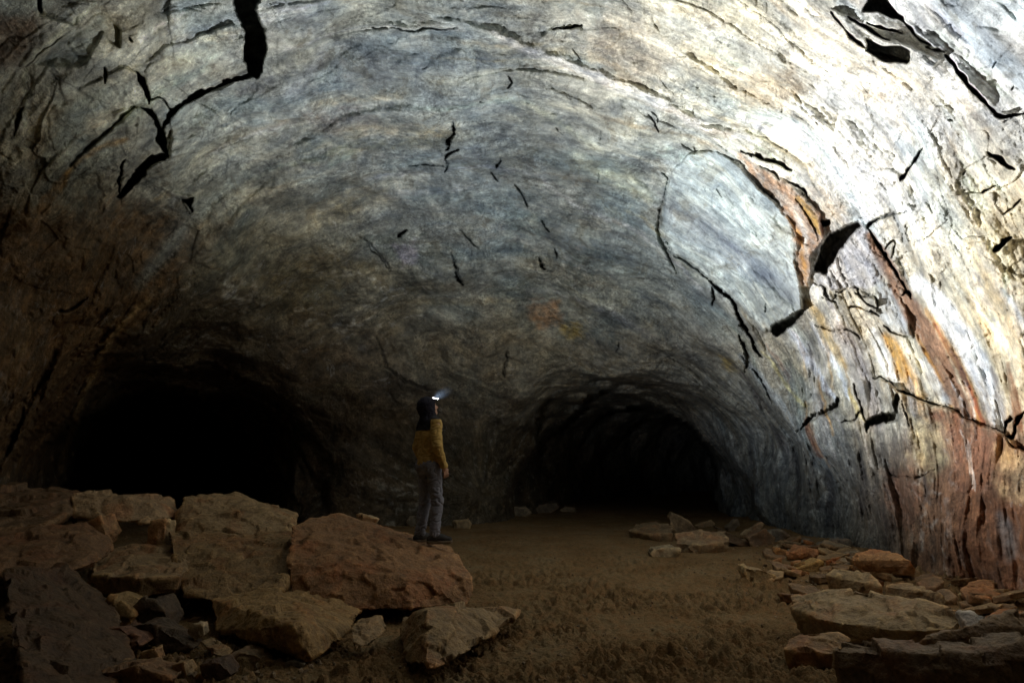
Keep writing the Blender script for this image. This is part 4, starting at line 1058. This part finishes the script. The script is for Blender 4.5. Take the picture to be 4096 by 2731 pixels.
SH = {+1: np.array([-0.01, 0.185, 1.405]), -1: np.array([-0.005, -0.185, 1.41])}
EL = {+1: np.array([-0.045, 0.245, 1.135]), -1: np.array([-0.03, -0.245, 1.135])}
WR = {+1: np.array([0.035, 0.235, 0.895]), -1: np.array([0.075, -0.225, 0.895])}
HIP = {+1: np.array([-0.01, 0.09, 0.90]), -1: np.array([0.0, -0.09, 0.90])}
KN = {+1: np.array([0.01, 0.105, 0.49]), -1: np.array([0.06, -0.10, 0.49])}
AN = {+1: np.array([-0.05, 0.11, 0.095]), -1: np.array([0.03, -0.115, 0.095])}
FT = {+1: rotz(math.radians(12)), -1: rotz(math.radians(-22))}

b = Field((-0.30, -0.36, -0.01), (0.36, 0.36, 1.80), 0.0052)
b.ell(hp(0.0, 0, 0.135), (0.098, 0.076, 0.112), 0.0, HEAD)
b.ell(hp(0.035, 0, 0.075), (0.068, 0.060, 0.080), 0.03, HEAD)                 # jaw
b.ell(hp(0.082, 0, 0.035), (0.024, 0.026, 0.02), 0.02, HEAD)                  # chin
b.cap(hp(0.100, 0, 0.135), hp(0.122, 0, 0.098), 0.009, 0.014, 0.012)          # nose
b.cap(hp(0.092, -0.03, 0.152), hp(0.092, 0.03, 0.152), 0.011, 0.011, 0.015)   # brow
b.cap(hp(0.098, -0.018, 0.066), hp(0.098, 0.018, 0.066), 0.008, 0.008, 0.008) # lips
for s_ in (1, -1):
    b.ell(hp(0.094, 0.033 * s_, 0.130), (0.012, 0.015, 0.009), 0.006, HEAD, cut=True)
    b.ell(hp(0.084, 0.033 * s_, 0.130), (0.013, 0.013, 0.011), 0.003, HEAD)   # eye
    b.ell(hp(-0.01, 0.078 * s_, 0.112), (0.018, 0.010, 0.032), 0.008, HEAD)   # ear
    b.ell(hp(0.07, 0.040 * s_, 0.095), (0.03, 0.02, 0.022), 0.02, HEAD)       # cheek
b.cap((-0.015, 0, 1.38), hp(-0.005, 0, 0.06), 0.062, 0.055, 0.03)
b.ell((-0.005, 0, 1.24), (0.105, 0.165, 0.22), 0.05); b.ell((0, 0, 1.0), (0.10, 0.145, 0.16), 0.06); b.ell((0, 0, 0.90), (0.11, 0.155, 0.11), 0.04)
for s_ in (1, -1):
    b.cap(SH[s_], EL[s_], 0.052, 0.040, 0.03); b.cap(EL[s_], WR[s_], 0.040, 0.026, 0.01)
    b.cap(HIP[s_], KN[s_], 0.078, 0.052, 0.03); b.cap(KN[s_], AN[s_], 0.052, 0.036, 0.01)
    b.cap(AN[s_] + np.array([0, 0, -.04]), AN[s_] + FT[s_] @ np.array([0.14, 0, -0.06]), 0.034, 0.024, 0.02)
    # hand: palm, four bent fingers, thumb leaving the side of the palm
    d = (WR[s_] - EL[s_]) / np.linalg.norm(WR[s_] - EL[s_])
    d = d + np.array([0.05, 0, -0.25]); d /= np.linalg.norm(d)
    fw = np.array([1.0, 0, 0]) - d[0] * d; fw /= np.linalg.norm(fw)           # thumb side
    pn = np.cross(d, fw) * 1.0
    if pn[1] * s_ > 0: pn = -pn                                               # palm faces the thigh
    w = WR[s_]
    b.cap(w, w + d * 0.03, 0.024, 0.024, 0.012)
    for q_ in (-0.024, -0.008, 0.008, 0.024):
        b.cap(w + d * 0.025 + fw * q_ * 0.7, w + d * 0.092 + fw * q_, 0.013, 0.0115, 0.008)
    for q_, L_ in ((-0.029, 0.060), (-0.0095, 0.074), (0.0100, 0.078), (0.0295, 0.070)):
        p0 = w + d * 0.092 + fw * q_
        p1 = p0 + (d * 0.88 + pn * 0.42) * L_ * 0.48
        p2 = p1 + (d * 0.55 + pn * 0.83) * L_ * 0.32
        p3 = p2 + (d * 0.10 + pn * 0.99) * L_ * 0.24
        b.cap(p0, p1, 0.0100, 0.0090, 0.003); b.cap(p1, p2, 0.0090, 0.0083, 0.002); b.cap(p2, p3, 0.0083, 0.0072, 0.002)
    t0 = w + d * 0.030 + fw * 0.022; t1 = t0 + (d * 0.62 + fw * 0.62 + pn * 0.45) * 0.040; t2 = t1 + (d * 0.85 + fw * 0.15 + pn * 0.5) * 0.030
    b.cap(t0, t1, 0.0135, 0.0110, 0.006); b.cap(t1, t2, 0.0110, 0.0085, 0.002)
bv_, bq_ = b.mesh()

person = bpy.data.objects.new("person", None); C.objects.link(person)
tag(person, "person in mustard and black hooded jacket and grey trousers wearing a lit headlamp", "person")
M = Mat("skin", 0.55, 0.35); M.b.inputs["Base Color"].default_value = (0.52, 0.31, 0.22, 1)
gn = M.noise(M.node("ShaderNodeTexCoord").outputs["Object"], 60, 3); M.l(M.bump(gn, 0.002, 0.5), M.b.inputs["Normal"])
body = link("body", mesh_arrays("body", bv_, bq_), M.m, person)

def wrinkle(scale, amp, stretch=(1, 1, 2.2)):
    def fn(v):
        q = v * np.array(stretch) * scale
        n_ = fbm(q + 0.4 * noise(v * 9)[:, None], 2, 0.5, 6.0)
        return amp * (0.7 * n_ - 0.9 * sstep(0.16, 0.0, np.abs(fbm(q * 0.8, 2, .5, 30.0))))
    return fn
j = Field((-0.32, -0.38, 0.78), (0.34, 0.38, 1.60), 0.0058)
j.ell((-0.015, 0, 1.265), (0.135, 0.195, 0.225), 0.0); j.ell((-0.005, 0, 1.02), (0.135, 0.182, 0.20), 0.07)
j.ell((0.0, 0, 0.925), (0.138, 0.180, 0.10), 0.05)
for s_ in (1, -1):
    j.cap(SH[s_] + np.array([-0.005, -0.02 * s_, 0.0]), EL[s_], 0.077, 0.062, 0.035); j.cap(EL[s_], WR[s_] + np.array([0, 0, 0.01]), 0.063, 0.047, 0.015)
j.cap((-0.01, -0.10, 1.43), (-0.01, 0.10, 1.43), 0.055, 0.055, 0.04)
j.cap((-0.01, 0, 1.42), NECK + np.array([-0.005, 0, 0.03]), 0.095, 0.082, 0.03)
sl, g = j.box((-9, -9, -9), (9, 9, 9), 0)
j.f = np.maximum(j.f, (0.862 + 0.01 * np.sin(g[..., 1] * 20) - g[..., 2]).astype(f32) * np.where(np.abs(g[..., 1]) < 0.178, 1, -1).astype(f32) * np.where(np.abs(g[..., 1]) < 0.178, 1, 0.0) + np.where(np.abs(g[..., 1]) < 0.178, 0, -1).astype(f32))
for s_ in (1, -1):                                    # open cuffs
    j.ell(WR[s_] + np.array([0.012, 0, -0.055]), (0.06, 0.05, 0.05), 0.0, None, cut=True)
jv, jq = j.mesh(wrinkle(9, 0.009, (1, 1, 1.5)))
jm = mesh_arrays("jacket", jv, jq)
fwd_side = np.abs(jv[:, 1])
yoke = sstep(1.318, 1.330, jv[:, 2]) * sstep(-0.172, -0.160, jv[:, 1])
yoke = np.maximum(yoke, sstep(1.452, 1.462, jv[:, 2]))
hem = sstep(0.876, 0.870, jv[:, 2]) * (fwd_side < 0.178)
jc = np.tile(np.array([0.52, 0.345, 0.11]), (len(jv), 1))
jc = jc + yoke[:, None] * (np.array([0.012, 0.012, 0.018]) - jc)
jc = jc + hem[:, None] * (np.array([0.45, 0.12, 0.03]) - jc)
color_attr(jm, "cloth", jc)
M = Mat("jacket_cloth", 0.75, 0.25)
a_ = M.node("ShaderNodeAttribute", attribute_name="cloth")
gn = M.noise(M.node("ShaderNodeTexCoord").outputs["Object"], 30, 4)
M.l(M.mix(1.0, a_.outputs["Color"], M.ramp(gn, [(0.3, 0.8), (0.7, 1.15)]), "MULTIPLY"), M.b.inputs["Base Color"]); M.l(M.bump(gn, 0.006, 0.6), M.b.inputs["Normal"])
jacket = link("jacket", jm, M.m, person)

h_ = Field((-0.22, -0.22, 1.38), (0.26, 0.22, 1.82), 0.005)
h_.ell(hp(-0.012, 0, 0.135), (0.122, 0.102, 0.134), 0.0, HEAD)
h_.cap(NECK + np.array([-0.035, 0, -0.05]), hp(-0.02, 0, 0.06), 0.088, 0.090, 0.04)
h_.ell(NECK + np.array([-0.085, 0, -0.035]), (0.05, 0.085, 0.06), 0.03)
h_.ell(hp(0.135, 0, 0.070), (0.105, 0.074, 0.108), 0.012, HEAD, cut=True)
h_.cap(hp(0.085, -0.05, 0.176), hp(0.085, 0.05, 0.176), 0.016, 0.016, 0.02)
hv, hq = h_.mesh(wrinkle(16, 0.006, (1, 1, 1.2)))
M = Mat("hood_cloth", 0.85, 0.2); M.b.inputs["Base Color"].default_value = (0.018, 0.017, 0.028, 1)
M.l(M.bump(M.noise(M.node("ShaderNodeTexCoord").outputs["Object"], 45, 3), 0.004, 0.6), M.b.inputs["Normal"])
HOODM = M.m
hood = link("hood", mesh_arrays("hood", hv, hq), HOODM, person)

t_ = Field((-0.26, -0.28, 0.04), (0.26, 0.28, 1.05), 0.0058)
t_.ell((-0.012, 0, 0.92), (0.130, 0.168, 0.13), 0.0)
for s_ in (1, -1):
    t_.cap(HIP[s_], KN[s_], 0.098, 0.075, 0.04); t_.cap(KN[s_], AN[s_] + np.array([-0.005, 0, 0.02]), 0.076, 0.066, 0.02)
    t_.ell(HIP[s_] + np.array([-0.05, 0, 0.0]), (0.085, 0.085, 0.095), 0.04)
t_.f = np.where((t_.lo[2] + t_.h * np.arange(t_.n[2]))[None, None, :] < 0.075, np.maximum(t_.f, 0.006), t_.f).astype(f32)
tv, tq = t_.mesh(wrinkle(9, 0.012, (1, 1, 1.6)))
M = Mat("trouser_cloth", 0.8, 0.2)
gn = M.noise(M.node("ShaderNodeTexCoord").outputs["Object"], 40, 4)
M.l(M.ramp(gn, [(0.3, (0.18, 0.185, 0.225)), (0.7, (0.25, 0.255, 0.305))]), M.b.inputs["Base Color"]); M.l(M.bump(gn, 0.005, 0.6), M.b.inputs["Normal"])
link("trousers", mesh_arrays("trousers", tv, tq), M.m, person)

M = Mat("boot_leather", 0.7, 0.3); M.b.inputs["Base Color"].default_value = (0.03, 0.026, 0.024, 1); BOOT = M.m
M = Mat("boot_rubber", 0.8, 0.2); M.b.inputs["Base Color"].default_value = (0.16, 0.125, 0.09, 1); SOLE = M.m
M = Mat("boot_tab", 0.6, 0.3); M.b.inputs["Base Color"].default_value = (0.75, 0.16, 0.04, 1); TAB = M.m
for s_ in (1, -1):
    f_ = Field((-0.20, -0.26, -0.005), (0.30, 0.26, 0.22), 0.005)
    A0 = AN[s_]
    tip = A0 + FT[s_] @ np.array([0.165, 0, 0]); heel = A0 + FT[s_] @ np.array([-0.055, 0, 0])
    f_.cap((A0[0], A0[1], 0.16), (A0[0], A0[1], 0.07), 0.050, 0.052, 0.0)
    f_.cap((heel[0], heel[1], 0.055), (A0[0] + (tip[0] - A0[0]) * .5, A0[1] + (tip[1] - A0[1]) * .5, 0.062), 0.044, 0.046, 0.03)
    f_.cap((A0[0] + (tip[0] - A0[0]) * .3, A0[1] + (tip[1] - A0[1]) * .3, 0.07), (tip[0], tip[1], 0.045), 0.046, 0.040, 0.03)
    z3 = (f_.lo[2] + f_.h * np.arange(f_.n[2]))[None, None, :]
    f_.f = np.maximum(f_.f, 0.026 - z3).astype(f32)
    v3, q3 = f_.mesh()
    boot = link("boot", mesh_arrays("boot", v3, q3), BOOT, person)
    f_ = Field((-0.20, -0.26, -0.008), (0.30, 0.26, 0.07), 0.004)
    f_.cap((heel[0], heel[1], 0.03), (A0[0] + (tip[0] - A0[0]) * .4, A0[1] + (tip[1] - A0[1]) * .4, 0.03), 0.046, 0.046, 0.0)
    f_.cap((A0[0] + (tip[0] - A0[0]) * .4, A0[1] + (tip[1] - A0[1]) * .4, 0.03), (tip[0], tip[1], 0.03), 0.050, 0.046, 0.02)
    z3 = (f_.lo[2] + f_.h * np.arange(f_.n[2]))[None, None, :]
    f_.f = np.maximum(np.maximum(f_.f, -z3), z3 - 0.038).astype(f32)
    v3, q3 = f_.mesh()
    link("sole", mesh_arrays("sole", v3, q3), SOLE, boot)
    bm = bmesh.new(); bmesh.ops.create_cube(bm, size=1.0)
    bmesh.ops.scale(bm, vec=(0.010, 0.022, 0.040), verts=bm.verts[:]); bmesh.ops.bevel(bm, geom=bm.edges[:], offset=0.003, segments=2, affect="EDGES")
    bmesh.ops.translate(bm, vec=Vector((A0[0] + 0.045, A0[1] - 0.025, 0.105)), verts=bm.verts[:])
    tm = bpy.data.meshes.new("lace_tab"); bm.to_mesh(tm); bm.free(); link("lace_tab", tm, TAB, boot)

# headlamp: strap round the hood, housing, lens; the peak of the cap sits right below it
LAMP_LOCAL = hp(0.118, 0, 0.222)
WORLD_ROT = rotz(BODY_YAW)
# stand the person on the boulder
dg = bpy.context.evaluated_depsgraph_get()
foot_uv = (1712.0, 2172.0)
from mathutils.bvhtree import BVHTree
me_ = MAIN.data
mv = np.empty(len(me_.vertices) * 3, f32); me_.vertices.foreach_get("co", mv); mv = mv.reshape(-1, 3) + np.array(MAIN.location)
mf = [tuple(p.vertices) for p in me_.polygons]
tree = BVHTree.FromPolygons([Vector(v) for v in mv], mf)
d_ = ray(*foot_uv); d_ /= np.linalg.norm(d_)
hit = tree.ray_cast(Vector(CAM), Vector(d_))
spot = hit[0]
zz = []
for s_ in (1, -1):
    p_ = WORLD_ROT @ (AN[s_] + FT[s_] @ np.array([0.05, 0, 0]))
    hh_ = tree.ray_cast(Vector((spot.x + p_[0], spot.y + p_[1], 3)), Vector((0, 0, -1)))
    if hh_[0] is not None: zz.append(hh_[0].z)
BASE_P = np.array([spot.x, spot.y, (max(zz) if zz else spot.z) - 0.012])
print("PERSON", BASE_P, zz, spot)
person.scale = (PS, PS, PS); person.location = BASE_P; person.rotation_euler = (0, 0, BODY_YAW)
LAMP = BASE_P + PS * (WORLD_ROT @ LAMP_LOCAL)

AIM = at_y(*AIM_UVY)
axis = (AIM - LAMP) / np.linalg.norm(AIM - LAMP)
ax_l = WORLD_ROT.T @ axis                              # in the person's frame
rot_l = Vector(ax_l).to_track_quat("Z", "Y").to_matrix()
def disc_part(name, r0, r1, z0, z1, mat, parent, seg=24):
    bm = bmesh.new()
    prof = [(0, z0), (r0, z0), (r0 * 1.08, z0 + (z1 - z0) * .3), (r1, z1), (0, z1)]
    rings = []
    for r, z in prof:
        if r == 0: rings.append([bm.verts.new((0, 0, z))])
        else: rings.append([bm.verts.new((r * math.cos(2 * PI * k / seg), r * math.sin(2 * PI * k / seg), z)) for k in range(seg)])
    for a, b2 in zip(rings[:-1], rings[1:]):
        for k in range(seg):
            k2 = (k + 1) % seg
            if len(a) == 1: bm.faces.new((a[0], b2[k], b2[k2]))
            elif len(b2) == 1: bm.faces.new((a[k], a[k2], b2[0]))
            else: bm.faces.new((a[k], a[k2], b2[k2], b2[k]))
    bmesh.ops.recalc_face_normals(bm, faces=bm.faces[:])
    for v in bm.verts: v.co = rot_l @ v.co + Vector(LAMP_LOCAL)
    me = bpy.data.meshes.new(name); bm.to_mesh(me); bm.free()
    return link(name, me, mat, parent)
M = Mat("lamp_plastic", 0.5, 0.4); M.b.inputs["Base Color"].default_value = (0.35, 0.35, 0.36, 1); PLA = M.m
M = Mat("lamp_lens", 0.2, 0.5); M.b.inputs["Base Color"].default_value = (0.9, 0.9, 0.9, 1)
M.b.inputs["Emission Color"].default_value = (0.93, 0.97, 1, 1); M.b.inputs["Emission Strength"].default_value = 12.0; LENS = M.m
headlamp = disc_part("headlamp", 0.024, 0.022, -0.040, -0.014, PLA, person)
disc_part("lens", 0.012, 0.009, -0.0135, -0.006, LENS, headlamp)
bm = bmesh.new(); seg = 40
ring = []
for k in range(seg):
    a = 2 * PI * k / seg
    c0 = hp(-0.012 + 0.122 * math.cos(a), 0.103 * math.sin(a), 0.175 + 0.028 * math.cos(a))
    o_ = HEAD @ np.array([math.cos(a), math.sin(a), 0])
    u_ = HEAD @ np.array([-0.2, 0, 1.0])
    ring.append([bm.verts.new(Vector(c0 + o_ * e1 + u_ * e2)) for e1, e2 in ((-0.006, -0.013), (0.004, -0.012), (0.004, 0.012), (-0.006, 0.013))])
for k in range(seg):
    for m_ in range(4):
        bm.faces.new((ring[k][m_], ring[(k + 1) % seg][m_], ring[(k + 1) % seg][(m_ + 1) % 4], ring[k][(m_ + 1) % 4]))
bmesh.ops.recalc_face_normals(bm, faces=bm.faces[:])
sm = bpy.data.meshes.new("strap"); bm.to_mesh(sm); bm.free(); link("strap", sm, HOODM, headlamp)
# cap peak: a stiff curved plate whose edge trims the lower part of the beam
pk_n = np.cross(np.array(PEAK_A), np.array(PEAK_B)); pk_n /= np.linalg.norm(pk_n)
if pk_n[2] < 0: pk_n = -pk_n
pk_n = WORLD_ROT.T @ pk_n
pf = ax_l - (ax_l @ pk_n) * pk_n; pf /= np.linalg.norm(pf); ps = np.cross(pk_n, pf)
bm = bmesh.new(); rows = []
O_ = LAMP_LOCAL - pk_n * 0.006
for i in range(9):
    r = -0.055 + 0.115 * i / 8
    row = []
    for k in range(15):
        s_ = (k / 14 - 0.5) * 2
        wd = 0.088 * math.sqrt(max(0.05, 1 - max(0, (r + 0.0) / 0.075) ** 2))
        row.append(O_ + pf * (r - 0.012 * s_ * s_) + ps * s_ * wd - pk_n * (0.004 * s_ * s_))
    rows.append(row)
top = [[bm.verts.new(Vector(p)) for p in r] for r in rows]; bot = [[bm.verts.new(Vector(p - pk_n * 0.005)) for p in r] for r in rows]
for i in range(8):
    for k in range(14):
        bm.faces.new((top[i][k], top[i][k + 1], top[i + 1][k + 1], top[i + 1][k])); bm.faces.new((bot[i][k], bot[i + 1][k], bot[i + 1][k + 1], bot[i][k + 1]))
for i in range(8):
    bm.faces.new((top[i][0], top[i + 1][0], bot[i + 1][0], bot[i][0])); bm.faces.new((top[i][14], bot[i][14], bot[i + 1][14], top[i + 1][14]))
for k in range(14):
    bm.faces.new((top[0][k], bot[0][k], bot[0][k + 1], top[0][k + 1])); bm.faces.new((top[8][k], top[8][k + 1], bot[8][k + 1], bot[8][k]))
bmesh.ops.recalc_face_normals(bm, faces=bm.faces[:])
pm = bpy.data.meshes.new("cap_peak"); bm.to_mesh(pm); bm.free(); link("cap_peak", pm, HOODM, hood)

# breath hanging in the beam
bm = bmesh.new(); bmesh.ops.create_icosphere(bm, subdivisions=4, radius=1.0)
q_ = Vector(axis).to_track_quat("Z", "Y").to_matrix()
CM = LAMP + axis * MIST_D
for v in bm.verts: v.co = q_ @ Vector((v.co.x * MIST_R, v.co.y * MIST_R, v.co.z * MIST_L))
mm = bpy.data.meshes.new("mist"); bm.to_mesh(mm); bm.free()
mi = bpy.data.materials.new("breath_vapour"); mi.use_nodes = True
nt = mi.node_tree; nt.nodes.clear()
out = nt.nodes.new("ShaderNodeOutputMaterial"); pv = nt.nodes.new("ShaderNodeVolumePrincipled"); nt.links.new(pv.outputs[0], out.inputs["Volume"])
pv.inputs["Color"].default_value = (0.5, 0.7, 1.0, 1); pv.inputs["Anisotropy"].default_value = 0.0
tc = nt.nodes.new("ShaderNodeTexCoord"); mpn = nt.nodes.new("ShaderNodeMapping"); mpn.vector_type = "TEXTURE"
mpn.inputs["Rotation"].default_value = q_.to_euler(); mpn.inputs["Scale"].default_value = (MIST_R, MIST_R, MIST_L)
nt.links.new(tc.outputs["Object"], mpn.inputs["Vector"])
ln = nt.nodes.new("ShaderNodeVectorMath"); ln.operation = "LENGTH"; nt.links.new(mpn.outputs[0], ln.inputs[0])
mr = nt.nodes.new("ShaderNodeMapRange"); mr.interpolation_type = "SMOOTHSTEP"
mr.inputs[1].default_value = 0.15; mr.inputs[2].default_value = 0.98; mr.inputs[3].default_value = 1.0; mr.inputs[4].default_value = 0.0
nt.links.new(ln.outputs["Value"], mr.inputs[0])
ns = nt.nodes.new("ShaderNodeTexNoise"); ns.inputs["Scale"].default_value = 14; ns.inputs["Detail"].default_value = 2
nt.links.new(tc.outputs["Object"], ns.inputs["Vector"])
ma = nt.nodes.new("ShaderNodeMath"); ma.operation = "MULTIPLY"; nt.links.new(mr.outputs[0], ma.inputs[0]); nt.links.new(ns.outputs["Fac"], ma.inputs[1])
mb_ = nt.nodes.new("ShaderNodeMath"); mb_.operation = "MULTIPLY"; nt.links.new(ma.outputs[0], mb_.inputs[0]); mb_.inputs[1].default_value = MIST_DENS
nt.links.new(mb_.outputs[0], pv.inputs["Density"])
mo = link("mist", mm, mi); mo.location = CM
tag(mo, "faint bluish breath vapour glowing in the beam in front of the headlamp", "mist", kind="stuff")

# ------------------------------------------------------------------ light: headlamp spot plus an added upward fill at the lens
def beam(name, energy, size_deg, blend, ax, color=(0.975, 0.98, 1.0)):
    l_ = bpy.data.lights.new(name, "SPOT"); o_ = bpy.data.objects.new(name, l_); C.objects.link(o_)
    l_.energy = energy; l_.spot_size = math.radians(size_deg); l_.spot_blend = blend; l_.shadow_soft_size = LAMP_R; l_.color = color
    o_.parent = headlamp
    o_.location = Vector(LAMP_LOCAL)
    o_.rotation_euler = Vector(WORLD_ROT.T @ ax).to_track_quat("-Z", "Y").to_euler()
    return o_
for nm, e_, sz, bl, uvy in BEAMS:
    a2 = np.array(uvy) if abs(uvy[0]) < 2 else at_y(*uvy) - LAMP
    beam(nm, e_, sz, bl, a2 / np.linalg.norm(a2))

W = bpy.data.worlds.new("World"); bpy.context.scene.world = W; W.use_nodes = True
W.node_tree.nodes["Background"].inputs[0].default_value = (0, 0, 0, 1); W.node_tree.nodes["Background"].inputs[1].default_value = 0.0
sc = bpy.context.scene
sc.view_settings.view_transform = "Standard"; sc.view_settings.look = "None"; sc.view_settings.gamma = 1.0
sc.view_settings.exposure = EXPOSURE
sc.cycles.use_denoising = True; sc.cycles.denoiser = "OPENIMAGEDENOISE"
sc.cycles.max_bounces = 10; sc.cycles.diffuse_bounces = 8; sc.cycles.glossy_bounces = 3; sc.cycles.volume_bounces = 0
sc.cycles.sample_clamp_indirect = 8
